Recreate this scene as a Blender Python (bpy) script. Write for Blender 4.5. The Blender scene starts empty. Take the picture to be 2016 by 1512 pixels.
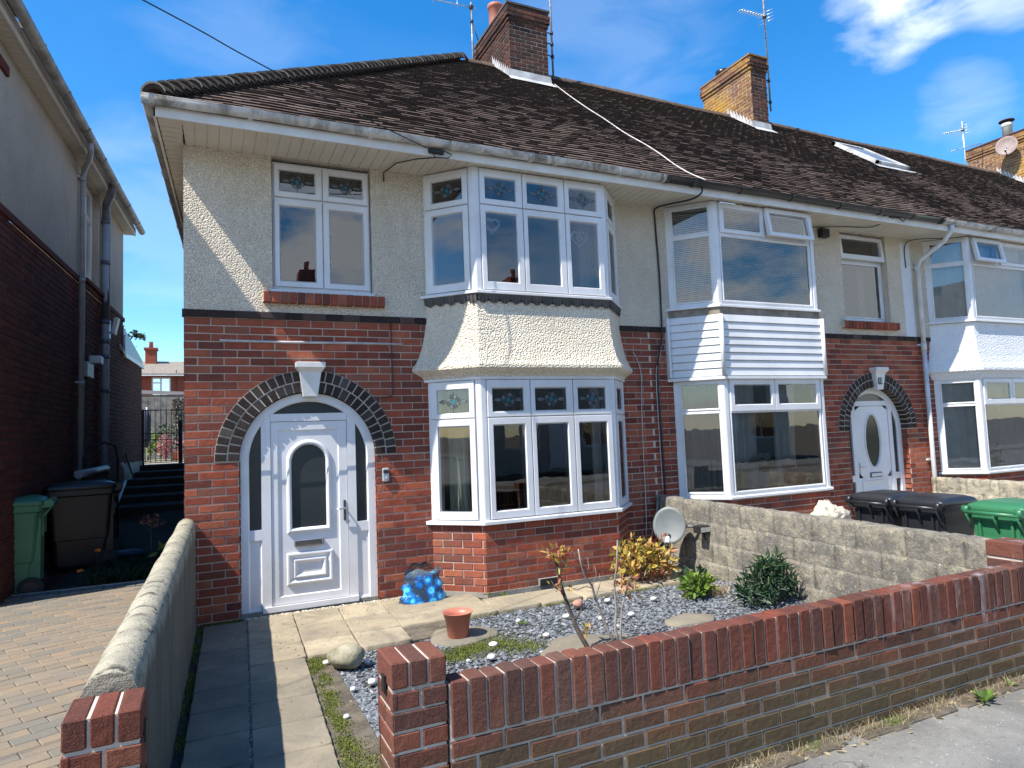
import bpy, bmesh, math, random
from mathutils import Vector, Matrix, Quaternion
random.seed(7)
R = math.radians
sc = bpy.context.scene
col = sc.collection
rnd = random.random
def ru(a, b): return a + (b - a) * rnd()

# ------------------------------------------------------------------ materials
MATS = {}
def nodes(name):
    m = bpy.data.materials.new(name); m.use_nodes = True
    nt = m.node_tree; nt.nodes.clear()
    out = nt.nodes.new('ShaderNodeOutputMaterial'); MATS[name] = m
    return m, nt, out
def N(nt, t, **kw):
    n = nt.nodes.new(t)
    for k, v in kw.items():
        if k in n.inputs: n.inputs[k].default_value = v
        else: setattr(n, k, v)
    return n
def L(nt, a, b): nt.links.new(a, b)
def c4(c): return (c[0], c[1], c[2], 1)
def ramp(nt, fac, stops):
    r = N(nt, 'ShaderNodeValToRGB'); e = r.color_ramp.elements
    while len(e) < len(stops): e.new(0.5)
    for el, (p, c) in zip(e, stops): el.position = p; el.color = c4(c)
    L(nt, fac, r.inputs[0]); return r
def coord(nt, kind='Object', scale=None):
    tc = N(nt, 'ShaderNodeTexCoord')
    if scale is None: return tc.outputs[kind]
    mp = N(nt, 'ShaderNodeMapping'); mp.inputs['Scale'].default_value = scale
    L(nt, tc.outputs[kind], mp.inputs[0]); return mp.outputs[0]
def geo(nt):
    return N(nt, 'ShaderNodeNewGeometry').outputs['Position']
def noise(nt, vec, scale, detail=4, rough=.55, dist=0):
    n = N(nt, 'ShaderNodeTexNoise'); n.inputs['Scale'].default_value = scale
    n.inputs['Detail'].default_value = detail; n.inputs['Roughness'].default_value = rough
    n.inputs['Distortion'].default_value = dist
    L(nt, vec, n.inputs['Vector']); return n.outputs['Fac']
def mix(nt, fac, a, b, mode='MIX'):
    m = N(nt, 'ShaderNodeMix', data_type='RGBA', blend_type=mode)
    for i, v in ((0, fac), (6, a), (7, b)):
        if isinstance(v, (int, float)): m.inputs[i].default_value = v
        elif isinstance(v, (tuple, list)): m.inputs[i].default_value = c4(v)
        else: L(nt, v, m.inputs[i])
    return m.outputs[2]
def maprange(nt, v, a, b, c=0, d=1):
    m = N(nt, 'ShaderNodeMapRange'); L(nt, v, m.inputs[0])
    for i, x in enumerate((a, b, c, d)): m.inputs[i + 1].default_value = x
    return m.outputs[0]
def math_(nt, op, a, b=0):
    m = N(nt, 'ShaderNodeMath', operation=op)
    for i, v in ((0, a), (1, b)):
        if isinstance(v, (int, float)): m.inputs[i].default_value = v
        else: L(nt, v, m.inputs[i])
    return m.outputs[0]
def bsdf(nt, out, colr, rough=.7, bump=None, bstr=.3, bdist=.01, spec=.5, metal=0, extra=None):
    b = N(nt, 'ShaderNodeBsdfPrincipled')
    if isinstance(colr, (tuple, list)): b.inputs['Base Color'].default_value = c4(colr)
    else: L(nt, colr, b.inputs['Base Color'])
    if isinstance(rough, (int, float)): b.inputs['Roughness'].default_value = rough
    else: L(nt, rough, b.inputs['Roughness'])
    b.inputs['Specular IOR Level'].default_value = spec
    b.inputs['Metallic'].default_value = metal
    if bump is not None:
        bp = N(nt, 'ShaderNodeBump'); bp.inputs['Strength'].default_value = bstr
        bp.inputs['Distance'].default_value = bdist
        L(nt, bump, bp.inputs['Height']); L(nt, bp.outputs[0], b.inputs['Normal'])
    L(nt, b.outputs[0], out.inputs[0]); return b
def simple(name, c1, c2=None, scale=6, rough=.6, bstr=.2, bscale=40, bdist=.004, spec=.5, metal=0, lo=.35, hi=.65, dist=0):
    m, nt, out = nodes(name); p = geo(nt)
    c2 = c2 or tuple(x * .85 for x in c1)
    f = noise(nt, p, scale, 6, .6, dist)
    r = ramp(nt, f, [(lo, c1), (hi, c2)])
    bsdf(nt, out, r.outputs[0], rough, noise(nt, p, bscale, 4), bstr, bdist, spec, metal)
    return m

def brick_mat(name, stops, grime=None, moss=None, white=None, bstr=.6):
    m, nt, out = nodes(name); p = geo(nt)
    at = N(nt, 'ShaderNodeAttribute', attribute_name='bc')
    sp = N(nt, 'ShaderNodeSeparateColor'); L(nt, at.outputs['Color'], sp.inputs[0])
    base = ramp(nt, sp.outputs[0], stops).outputs[0]
    # patchy firing marks inside each brick
    f1 = noise(nt, p, 9, 6, .65, .6)
    c = mix(nt, maprange(nt, f1, .42, .68, 0, .55), base, mix(nt, .6, base, (.02, .012, .012)))
    f2 = noise(nt, p, 160, 3, .7)
    c = mix(nt, maprange(nt, f2, .5, .75, 0, .35), c, (.38, .16, .1))
    c = mix(nt, maprange(nt, f2, .28, .42, .5, 0), c, (.03, .02, .018))
    if grime: c = mix(nt, maprange(nt, noise(nt, p, 1.3, 5), .45, .75, 0, grime[1]), c, grime[0])
    if moss:
        z = N(nt, 'ShaderNodeSeparateXYZ'); L(nt, p, z.inputs[0])
        zz = math_(nt, 'ADD', z.outputs[2], math_(nt, 'MULTIPLY', math_(nt, 'SUBTRACT', noise(nt, p, 2.2, 5, .6), .5), .42))
        g = maprange(nt, zz, moss[1], moss[0], 0, 1)
        gc = mix(nt, noise(nt, p, 7, 5), (.11, .105, .05), (.055, .045, .03))
        c = mix(nt, math_(nt, 'MULTIPLY', g, .8), c, gc)
    if white:
        z2 = N(nt, 'ShaderNodeSeparateXYZ'); L(nt, p, z2.inputs[0])
        mp = N(nt, 'ShaderNodeMapping'); mp.inputs['Scale'].default_value = (9, 9, 2.2); L(nt, p, mp.inputs[0])
        w = maprange(nt, noise(nt, mp.outputs[0], 1, 5, .6), .54, .72, 0, .6)
        w = math_(nt, 'MULTIPLY', w, maprange(nt, z2.outputs[0], white[0], white[1]))
        w = math_(nt, 'MULTIPLY', w, maprange(nt, z2.outputs[2], .25, .4))
        c = mix(nt, w, c, (.42, .4, .41))
    h = math_(nt, 'ADD', math_(nt, 'MULTIPLY', noise(nt, p, 34, 2, .5), .9), math_(nt, 'MULTIPLY', noise(nt, p, 210, 2, .6), .5))
    bsdf(nt, out, c, .9, h, bstr, .008, .2)
    return m
RED = [(0, (.15, .045, .033)), (.22, (.245, .060, .038)), (.5, (.31, .072, .040)), (.72, (.37, .092, .048)), (.9, (.43, .13, .068)), (1, (.19, .08, .06))]
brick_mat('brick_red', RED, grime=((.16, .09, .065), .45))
brick_mat('brick_wall_red', [(0, (.07, .031, .025)), (.3, (.135, .043, .029)), (.55, (.185, .050, .030)), (.75, (.09, .043, .036)), (.9, (.22, .068, .036)), (1, (.115, .065, .052))], grime=((.10, .065, .055), .55), moss=(.10, .46), white=(3.2, 4.3), bstr=.8)
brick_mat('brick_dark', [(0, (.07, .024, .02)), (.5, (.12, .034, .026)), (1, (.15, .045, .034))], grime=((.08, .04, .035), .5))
brick_mat('brick_black', [(0, (.018, .017, .018)), (.6, (.03, .028, .03)), (.85, (.06, .048, .046)), (1, (.10, .06, .055))], bstr=.35)
brick_mat('brick_ring_black', [(0, (.02, .02, .019)), (.6, (.032, .031, .029)), (.85, (.055, .052, .047)), (1, (.085, .08, .072))], bstr=.4)
brick_mat('brick_chimney', [(0, (.035, .022, .020)), (.35, (.075, .034, .027)), (.7, (.15, .055, .038)), (1, (.06, .042, .034))], grime=((.035, .028, .024), .8))
brick_mat('brick_lichen', [(0, (.15, .08, .05)), (.35, (.26, .13, .07)), (.7, (.33, .19, .08)), (1, (.17, .11, .07))], grime=((.50, .27, .03), .95))

def mortar_mat(name, c, dark=.5):
    m, nt, out = nodes(name); p = geo(nt)
    cc = mix(nt, maprange(nt, noise(nt, p, 3, 6, .6), .35, .7), c, tuple(x * dark for x in c))
    bsdf(nt, out, cc, .95, noise(nt, p, 150, 4), .7, .004, .1); return m
mortar_mat('mortar', (.62, .54, .45), .7)
mortar_mat('mortar_light', (.58, .51, .43), .6)
mortar_mat('mortar_dark', (.17, .145, .13), .5)

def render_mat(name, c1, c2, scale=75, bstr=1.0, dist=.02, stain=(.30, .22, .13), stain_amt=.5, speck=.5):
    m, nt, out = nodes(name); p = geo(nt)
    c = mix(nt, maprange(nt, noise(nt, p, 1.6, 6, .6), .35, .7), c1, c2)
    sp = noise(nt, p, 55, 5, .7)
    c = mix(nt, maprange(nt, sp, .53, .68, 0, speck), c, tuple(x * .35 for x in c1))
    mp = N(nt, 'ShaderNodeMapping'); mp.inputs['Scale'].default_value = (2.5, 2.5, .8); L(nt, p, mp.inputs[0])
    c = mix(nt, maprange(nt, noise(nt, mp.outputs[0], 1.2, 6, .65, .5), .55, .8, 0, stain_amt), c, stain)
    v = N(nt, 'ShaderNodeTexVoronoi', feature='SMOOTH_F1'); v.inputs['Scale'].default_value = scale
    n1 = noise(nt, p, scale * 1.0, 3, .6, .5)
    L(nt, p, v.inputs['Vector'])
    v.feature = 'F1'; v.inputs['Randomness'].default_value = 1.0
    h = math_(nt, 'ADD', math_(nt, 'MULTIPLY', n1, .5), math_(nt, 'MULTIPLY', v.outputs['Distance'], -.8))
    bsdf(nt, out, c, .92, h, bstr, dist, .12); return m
render_mat('render_cream', (.82, .735, .60), (.72, .635, .50), 62, 1.0, .028, stain_amt=.3, speck=.36)
render_mat('render_apron', (.84, .755, .61), (.76, .67, .52), 58, 1.0, .026, stain=(.5, .3, .08), stain_amt=.32, speck=.12)
render_mat('render_white', (.74, .76, .78), (.68, .70, .72), 50, .8, .018, speck=.05, stain_amt=.12, stain=(.5, .48, .42))
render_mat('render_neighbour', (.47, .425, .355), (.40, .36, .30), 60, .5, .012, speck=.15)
def cap_mat():
    m, nt, out = nodes('render_wall_cap'); p = geo(nt)
    c = mix(nt, maprange(nt, noise(nt, p, 5, 6, .65), .38, .64), (.40, .37, .28), (.28, .26, .20))
    mp = N(nt, 'ShaderNodeMapping'); mp.inputs['Scale'].default_value = (1, 14, 34); mp.inputs['Rotation'].default_value = (.5, 0, 0); L(nt, p, mp.inputs[0])
    c = mix(nt, maprange(nt, noise(nt, mp.outputs[0], 1, 4, .6, .4), .57, .66, 0, .9), c, (.055, .052, .042))
    c = mix(nt, maprange(nt, noise(nt, p, 60, 4, .7), .56, .7, 0, .6), c, (.10, .095, .08))
    z = N(nt, 'ShaderNodeSeparateXYZ'); L(nt, p, z.inputs[0])
    m2 = N(nt, 'ShaderNodeMapping'); m2.inputs['Scale'].default_value = (9, 9, .9); L(nt, p, m2.inputs[0]); st = noise(nt, m2.outputs[0], 1, 6, .65)
    lo = math_(nt, 'ADD', z.outputs[2], math_(nt, 'ADD', math_(nt, 'MULTIPLY', st, .30), math_(nt, 'MULTIPLY', z.outputs[1], -.028)))
    c = mix(nt, maprange(nt, lo, 1.03, .93, 0, .92), c, mix(nt, maprange(nt, st, .35, .65), (.085, .082, .07), (.15, .145, .12)))
    h = math_(nt, 'ADD', math_(nt, 'MULTIPLY', noise(nt, p, 24, 3), .8), math_(nt, 'MULTIPLY', noise(nt, p, 130, 3, .6), .5))
    bsdf(nt, out, c, .95, h, .8, .014, .1)
cap_mat()
def block_mat(name, c1, c2, lich=.6):
    m, nt, out = nodes(name); p = geo(nt)
    c = mix(nt, maprange(nt, noise(nt, p, 2.6, 8, .72, .4), .40, .60), c1, c2)
    c = mix(nt, maprange(nt, noise(nt, p, 8, 8, .75, .5), .44, .60, 0, .8), c, (.15, .145, .13))
    c = mix(nt, maprange(nt, noise(nt, p, 19, 7, .75, .6), .54, .64, 0, lich), c, (.52, .46, .31))
    c = mix(nt, maprange(nt, noise(nt, p, 48, 3, .6), .66, .71, 0, .9), c, (.72, .71, .66))
    c = mix(nt, maprange(nt, noise(nt, p, 60, 4, .7), .30, .40, .8, 0), c, (.07, .065, .055))
    h = math_(nt, 'ADD', noise(nt, p, 38, 6, .72), math_(nt, 'MULTIPLY', noise(nt, p, 120, 4, .7), .5))
    bsdf(nt, out, c, .95, h, 1.0, .028, .1)
block_mat('block_stone', (.42, .375, .29), (.22, .205, .18), .75)
block_mat('block_pale', (.56, .50, .37), (.42, .38, .30), .3)

simple('upvc_white', (.68, .69, .71), (.62, .635, .66), 2, .32, .05, 20, .001, .5)
simple('upvc_door', (.71, .715, .73), (.66, .67, .69), 2.5, .38, .05, 30, .001, .5)
simple('paint_white', (.74, .74, .72), (.62, .60, .56), 3, .5, .1, 40, .002)
simple('soffit', (.62, .59, .52), (.55, .51, .42), 2.2, .5, .1, 40, .002)
simple('gutter_grey', (.55, .545, .53), (.15, .145, .13), 4.5, .45, .1, 30, .002, lo=.42, hi=.66, dist=.8)
simple('gutter_dirty', (.36, .345, .32), (.16, .15, .14), 5, .5, .1, 30, .002)
simple('gutter_black', (.012, .012, .013), (.025, .024, .023), 4, .3)
simple('pipe_grey', (.36, .39, .43), (.30, .33, .37), 5, .45)
simple('pipe_dark', (.13, .14, .17), (.10, .11, .13), 5, .45)
simple('pipe_white', (.66, .68, .70), (.52, .53, .52), 5, .45)
simple('lead', (.58, .58, .57), (.34, .34, .34), 4, .6, .3, 25, .004)
simple('lead_dark', (.10, .095, .09), (.06, .055, .055), 6, .7, .2, 30)
simple('terracotta', (.42, .14, .085), (.38, .115, .07), 3, .6, .1, 60)
simple('pot_plastic', (.50, .17, .11), (.43, .14, .09), 3, .45, .05, 60)
simple('black_plastic', (.014, .015, .018), (.022, .023, .026), 4, .36, .1, 200, .001)
simple('green_plastic', (.035, .17, .075), (.028, .135, .06), 3, .38, .1, 200, .001)
simple('green_plastic_faded', (.055, .22, .12), (.045, .17, .09), 3, .42, .1, 200, .001)
simple('rubber', (.02, .02, .02), (.03, .03, .03), 10, .8)
simple('galv', (.33, .33, .33), (.16, .13, .11), 22, .5, .2, 80, .001, metal=.5)
simple('alu', (.7, .72, .74), (.55, .56, .58), 10, .35, metal=.6)
simple('iron_black', (.012, .012, .012), (.02, .018, .016), 10, .6)
simple('cable_black', (.012, .011, .011), (.02, .018, .017), 10, .5)
simple('cable_white', (.6, .58, .54), (.4, .38, .35), 10, .6)
simple('cable_brown', (.10, .03, .028), (.06, .022, .02), 10, .6)
simple('chrome', (.75, .76, .78), (.6, .6, .62), 10, .18, metal=1)
simple('steel_dark', (.10, .10, .11), (.05, .05, .06), 10, .35, metal=.4)
simple('letter_steel', (.30, .32, .33), (.22, .24, .25), 10, .35, metal=.6)
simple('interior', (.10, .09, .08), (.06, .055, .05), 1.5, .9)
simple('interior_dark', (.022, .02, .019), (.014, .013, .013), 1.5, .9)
simple('curtain', (.62, .64, .56), (.52, .54, .48), 4, .9, .2, 30)
simple('curtain_white', (.86, .87, .88), (.74, .75, .77), 6, .9, .2, 30)
simple('blind', (.86, .90, .90), (.82, .86, .86), 4, .6)
simple('blind_dim', (.30, .32, .34), (.25, .27, .29), 4, .6)
simple('blind_dark', (.12, .13, .145), (.10, .11, .12), 4, .6)
simple('wicker', (.85, .85, .85), (.7, .7, .7), 40, .8)
simple('roof_felt', (.12, .10, .085), (.07, .06, .055), 2, .9)
simple('soil', (.028, .022, .016), (.045, .036, .026), 5, .95, .8, 30, .02)
simple('soil_dry', (.15, .125, .09), (.07, .058, .042), 9, .95, .8, 60, .015)
simple('garden_bed', (.055, .055, .052), (.03, .03, .028), 14, .95, .8, 60, .015)
simple('pebble_white', (.72, .70, .66), (.55, .53, .48), 20, .7, .2, 60)
simple('pebble_red', (.45, .23, .17), (.33, .17, .13), 20, .8, .2, 60)
simple('boulder', (.36, .32, .23), (.15, .15, .085), 9, .9, .6, 35, .012, lo=.4, hi=.68)
simple('bark', (.14, .11, .085), (.06, .048, .038), 25, .9, .5, 60)
simple('bark_grey', (.30, .27, .23), (.17, .15, .13), 25, .9, .5, 60)
simple('dish_grey', (.16, .175, .17), (.11, .12, .12), 3, .5, .05, 60)
simple('dish_rust', (.26, .19, .17), (.17, .12, .11), 6, .6, .1, 60)
simple('card_white', (.75, .75, .73), (.68, .68, .66), 8, .8)
simple('card_yellow', (.75, .62, .05), (.7, .55, .05), 8, .8)
simple('card_red', (.5, .04, .03), (.42, .03, .03), 8, .8)
simple('plate_slate', (.035, .045, .05), (.05, .06, .065), 20, .5)
simple('concrete', (.34, .32, .27), (.22, .205, .175), 3, .95, .5, 50, .01)
simple('stone_coral', (.68, .62, .48), (.36, .33, .27), 14, .95, .9, 30, .03)
simple('fence_board', (.30, .29, .27), (.13, .125, .12), 5, .9, .3, 30)
simple('parasol_cloth', (.02, .025, .05), (.03, .035, .06), 5, .9)
simple('flower_white', (.75, .72, .72), (.6, .5, .55), 30, .8)
simple('orange_petal', (.75, .25, .02), (.7, .2, .02), 30, .8)
simple('tarp_blue', (.01, .025, .06), (.01, .02, .05), 10, .6)
simple('bottle_blue', (.01, .30, .72), (.01, .12, .50), 10, .2, .1, 40, .002)
simple('bottle_cyan', (.04, .55, .85), (.01, .28, .7), 12, .2, .1, 40, .002)
simple('bottle_label', (.75, .78, .8), (.5, .55, .6), 12, .4)
simple('tile_cement', (.30, .26, .21), (.16, .13, .10), 8, .9, .5, 40, .01)
simple('car_paint', (.62, .66, .68), (.6, .64, .66), 3, .25)
simple('lead_came', (.03, .035, .04), (.05, .055, .06), 20, .4)
simple('glass_teal', (.01, .14, .18), (.01, .08, .14), 20, .15)
simple('glass_bevel', (.12, .15, .16), (.07, .09, .10), 20, .1)
simple('rust_dark', (.05, .03, .025), (.09, .05, .035), 14, .8)

for nm, c1, c2 in (('upvc_white', (.70, .705, .72), (.60, .60, .59)), ('upvc_door', (.73, .73, .74), (.64, .64, .63))):
    m, nt, out = nodes(nm); p = geo(nt)
    c = mix(nt, maprange(nt, noise(nt, p, 2.2, 5, .6), .4, .7), c1, c2)
    mp = N(nt, 'ShaderNodeMapping'); mp.inputs['Scale'].default_value = (22, 22, 2.5); L(nt, p, mp.inputs[0])
    c = mix(nt, maprange(nt, noise(nt, mp.outputs[0], 1, 6, .7), .58, .78, 0, .35), c, (.42, .40, .35))
    bsdf(nt, out, c, .36, None)
# glass: reflection by Fresnel over a clear pane
m, nt, out = nodes('glass')
fr = N(nt, 'ShaderNodeFresnel'); fr.inputs['IOR'].default_value = 2.2
tr = N(nt, 'ShaderNodeBsdfTransparent'); tr.inputs[0].default_value = (.80, .84, .84, 1)
gl = N(nt, 'ShaderNodeBsdfGlossy'); gl.inputs['Roughness'].default_value = .0
bp = N(nt, 'ShaderNodeBump'); bp.inputs['Strength'].default_value = .05; bp.inputs['Distance'].default_value = .02
L(nt, noise(nt, geo(nt), 2.2, 2), bp.inputs['Height']); L(nt, bp.outputs[0], gl.inputs['Normal'])
mx = N(nt, 'ShaderNodeMixShader'); L(nt, fr.outputs[0], mx.inputs[0]); L(nt, tr.outputs[0], mx.inputs[1]); L(nt, gl.outputs[0], mx.inputs[2])
L(nt, mx.outputs[0], out.inputs[0])
m, nt, out = nodes('glass_obscure')
bsdf(nt, out, (.035, .042, .045), .16, noise(nt, geo(nt), 60, 3), .15, .003, .6)
m, nt, out = nodes('glass_green')
bsdf(nt, out, (.012, .022, .012), .1, noise(nt, geo(nt), 30, 3), .1, .003, .6)
# thin film of the carrier bag
m, nt, out = nodes('bag_film')
tr = N(nt, 'ShaderNodeBsdfTransparent'); tr.inputs[0].default_value = (.85, .87, .9, 1)
b = N(nt, 'ShaderNodeBsdfPrincipled'); b.inputs['Roughness'].default_value = .12
vo = N(nt, 'ShaderNodeTexVoronoi'); vo.inputs['Scale'].default_value = 10; L(nt, geo(nt), vo.inputs['Vector'])
vz = N(nt, 'ShaderNodeSeparateXYZ'); L(nt, geo(nt), vz.inputs[0])
vc = ramp(nt, vo.outputs['Distance'], [(0, (.03, .35, .70)), (.25, (.12, .66, .88)), (.33, (.015, .28, .68)), (.5, (.008, .10, .38)), (.62, (.03, .05, .08))]).outputs[0]
vc = mix(nt, maprange(nt, vz.outputs[2], .20, .26), vc, (.16, .20, .21)); vc = mix(nt, maprange(nt, noise(nt, geo(nt), 35, 5, .7, 1.5), .6, .68, 0, .7), vc, (.55, .75, .85))
L(nt, vc, b.inputs['Base Color']); bq = N(nt, 'ShaderNodeBump'); bq.inputs['Strength'].default_value = .8; bq.inputs['Distance'].default_value = .02; L(nt, noise(nt, geo(nt), 18, 4, .6, 1), bq.inputs['Height']); L(nt, bq.outputs[0], b.inputs['Normal'])
mx = N(nt, 'ShaderNodeMixShader'); f = maprange(nt, noise(nt, geo(nt), 22, 4, .6, 1), .4, .6, .72, 1.0)
L(nt, f, mx.inputs[0]); L(nt, tr.outputs[0], mx.inputs[1]); L(nt, b.outputs[0], mx.inputs[2]); L(nt, mx.outputs[0], out.inputs[0])

# roof tiles
m, nt, out = nodes('roof_tile'); p = geo(nt)
at = N(nt, 'ShaderNodeAttribute', attribute_name='bc'); sp = N(nt, 'ShaderNodeSeparateColor'); L(nt, at.outputs['Color'], sp.inputs[0])
c = ramp(nt, sp.outputs[0], [(0, (.105, .078, .066)), (.4, (.12, .087, .072)), (.75, (.135, .095, .079)), (1, (.17, .12, .098))]).outputs[0]
sz = N(nt, 'ShaderNodeSeparateXYZ'); L(nt, p, sz.inputs[0])
c = mix(nt, maprange(nt, math_(nt, 'ADD', noise(nt, p, 5, 6, .7), maprange(nt, sz.outputs[2], 4.6, 8.3, -.14, .10)), .36, .70, 0, .42), c, (.075, .058, .044))
c = mix(nt, maprange(nt, noise(nt, p, .7, 5, .6), .48, .7, 0, .4), c, (.085, .060, .035))
c = mix(nt, maprange(nt, noise(nt, p, 24, 3, .7), .66, .72, 0, .8), c, (.36, .33, .27))
c = mix(nt, math_(nt, 'MULTIPLY', maprange(nt, sz.outputs[2], 7.3, 8.5), maprange(nt, noise(nt, p, 9, 5, .7), .45, .62, 0, .55)), c, (.14, .095, .05))
edge = mix(nt, maprange(nt, noise(nt, p, 30, 4, .7), .35, .6), (.03, .023, .02), (.055, .042, .036))  # dark butt edges: the shadow under each course put into the colour
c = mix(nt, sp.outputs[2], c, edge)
bsdf(nt, out, c, .9, noise(nt, p, 90, 4, .7), .6, .008, .2)

# chippings / leaves etc. coloured per face
def facecol(name, stops, rough=.7, trans=0, spec=.4):
    m, nt, out = nodes(name); p = geo(nt)
    at = N(nt, 'ShaderNodeAttribute', attribute_name='bc'); sp = N(nt, 'ShaderNodeSeparateColor'); L(nt, at.outputs['Color'], sp.inputs[0])
    c = ramp(nt, sp.outputs[0], stops).outputs[0]
    c = mix(nt, maprange(nt, noise(nt, p, 90, 3), .4, .65, 0, .3), c, (.02, .02, .015))
    b = bsdf(nt, out, c, rough, spec=spec)
    if trans:
        t = N(nt, 'ShaderNodeBsdfTranslucent'); L(nt, c, t.inputs[0])
        mx = N(nt, 'ShaderNodeMixShader'); mx.inputs[0].default_value = trans
        L(nt, b.outputs[0], mx.inputs[1]); L(nt, t.outputs[0], mx.inputs[2]); L(nt, mx.outputs[0], out.inputs[0])
facecol('slate_chip', [(0, (.07, .08, .092)), (.5, (.20, .215, .235)), (.85, (.30, .32, .335)), (1, (.42, .43, .43))], .6)
facecol('gravel_cream', [(0, (.35, .28, .18)), (.5, (.52, .46, .34)), (1, (.68, .63, .52))], .8)
facecol('leaf_photinia', [(0, (.36, .05, .05)), (.2, (.48, .16, .08)), (.42, (.60, .38, .10)), (.75, (.55, .45, .09)), (1, (.20, .22, .05))], .45, .35)
facecol('leaf_green', [(0, (.012, .035, .018)), (.5, (.03, .075, .03)), (1, (.08, .15, .045))], .45, .2)
facecol('leaf_lime', [(0, (.06, .12, .02)), (.5, (.14, .24, .03)), (1, (.27, .36, .05))], .5, .35)
facecol('leaf_tree', [(0, (.02, .04, .02)), (.5, (.05, .085, .035)), (1, (.12, .17, .06))], .5, .25)
facecol('moss', [(0, (.05, .065, .012)), (.5, (.13, .16, .02)), (1, (.25, .28, .04))], .8, .2)
facecol('dry_grass', [(0, (.16, .11, .06)), (.5, (.36, .28, .16)), (1, (.55, .47, .32))], .8, .2)
facecol('dark_weeds', [(0, (.01, .016, .008)), (.6, (.02, .034, .012)), (1, (.035, .055, .02))], .7, .1)
facecol('flower_mix', [(0, (.5, .05, .08)), (.5, (.6, .3, .3)), (1, (.65, .6, .55))], .7, .2)

# paving slabs, paviours, asphalt
m, nt, out = nodes('slab_stone'); p = geo(nt)
at = N(nt, 'ShaderNodeAttribute', attribute_name='bc'); sp = N(nt, 'ShaderNodeSeparateColor'); L(nt, at.outputs['Color'], sp.inputs[0])
c = ramp(nt, sp.outputs[0], [(0, (.31, .26, .18)), (.5, (.37, .31, .21)), (1, (.43, .36, .25))]).outputs[0]
c = mix(nt, maprange(nt, noise(nt, p, 2.6, 7, .65, .7), .43, .66, 0, .8), c, (.18, .16, .125))
c = mix(nt, maprange(nt, noise(nt, p, 45, 5, .7), .5, .75, 0, .35), c, (.09, .08, .065))
c = mix(nt, math_(nt, 'MULTIPLY', sp.outputs[1], maprange(nt, noise(nt, p, 2, 6, .6), .3, .6, .5, .95)), c, (.135, .125, .105))
h = math_(nt, 'ADD', noise(nt, p, 11, 6, .6, 1.0), math_(nt, 'MULTIPLY', noise(nt, p, 70, 4), .3))
bsdf(nt, out, c, .9, h, .55, .012, .2)
m, nt, out = nodes('paviour'); p = geo(nt)
at = N(nt, 'ShaderNodeAttribute', attribute_name='bc'); sp = N(nt, 'ShaderNodeSeparateColor'); L(nt, at.outputs['Color'], sp.inputs[0])
c = ramp(nt, sp.outputs[0], [(0, (.20, .16, .115)), (.3, (.245, .19, .13)), (.6, (.215, .18, .135)), (.8, (.15, .145, .125)), (1, (.27, .195, .13))]).outputs[0]
c = mix(nt, sp.outputs[2], c, (.145, .15, .145))
c = mix(nt, maprange(nt, noise(nt, p, 6, 6, .65), .40, .66, 0, .65), c, (.165, .15, .125))
bsdf(nt, out, c, .9, noise(nt, p, 60, 5, .7), .5, .006, .2)
m, nt, out = nodes('asphalt'); p = geo(nt)
c = mix(nt, maprange(nt, noise(nt, p, 1.8, 7, .65, .6), .38, .66), (.235, .228, .205), (.13, .129, .12))
c = mix(nt, maprange(nt, noise(nt, p, 220, 3, .7), .52, .7, 0, .6), c, (.36, .35, .33))
c = mix(nt, maprange(nt, noise(nt, p, 190, 3, .7), .3, .42, .6, 0), c, (.05, .05, .05))
vv = N(nt, 'ShaderNodeTexVoronoi', feature='DISTANCE_TO_EDGE'); vv.inputs['Scale'].default_value = .55
wv = N(nt, 'ShaderNodeVectorMath', operation='ADD'); L(nt, p, wv.inputs[0]); nv = N(nt, 'ShaderNodeTexNoise'); nv.inputs['Scale'].default_value = 3; nv.inputs['Detail'].default_value = 6; L(nt, p, nv.inputs['Vector']); L(nt, nv.outputs['Color'], wv.inputs[1]); L(nt, wv.outputs[0], vv.inputs['Vector'])
c = mix(nt, math_(nt, 'MULTIPLY', maprange(nt, vv.outputs['Distance'], .006, .001, 0, .8), maprange(nt, noise(nt, p, 1.4, 2), .48, .56)), c, (.05, .048, .042))
c = mix(nt, maprange(nt, noise(nt, p, 5, 6, .7), .56, .68, 0, .45), c, (.30, .29, .255))
c = mix(nt, maprange(nt, noise(nt, p, 32, 5, .75), .54, .68, 0, .6), c, (.085, .083, .075))
c = mix(nt, maprange(nt, noise(nt, p, 70, 2, .5), .68, .72, 0, .8), c, (.5, .49, .45))
c = mix(nt, maprange(nt, noise(nt, p, .9, 5, .6), .5, .66, 0, .5), c, (.12, .118, .105))
bsdf(nt, out, c, .9, noise(nt, p, 180, 4, .7), .7, .006, .25)
m, nt, out = nodes('blockwork'); p = geo(nt)

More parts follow.
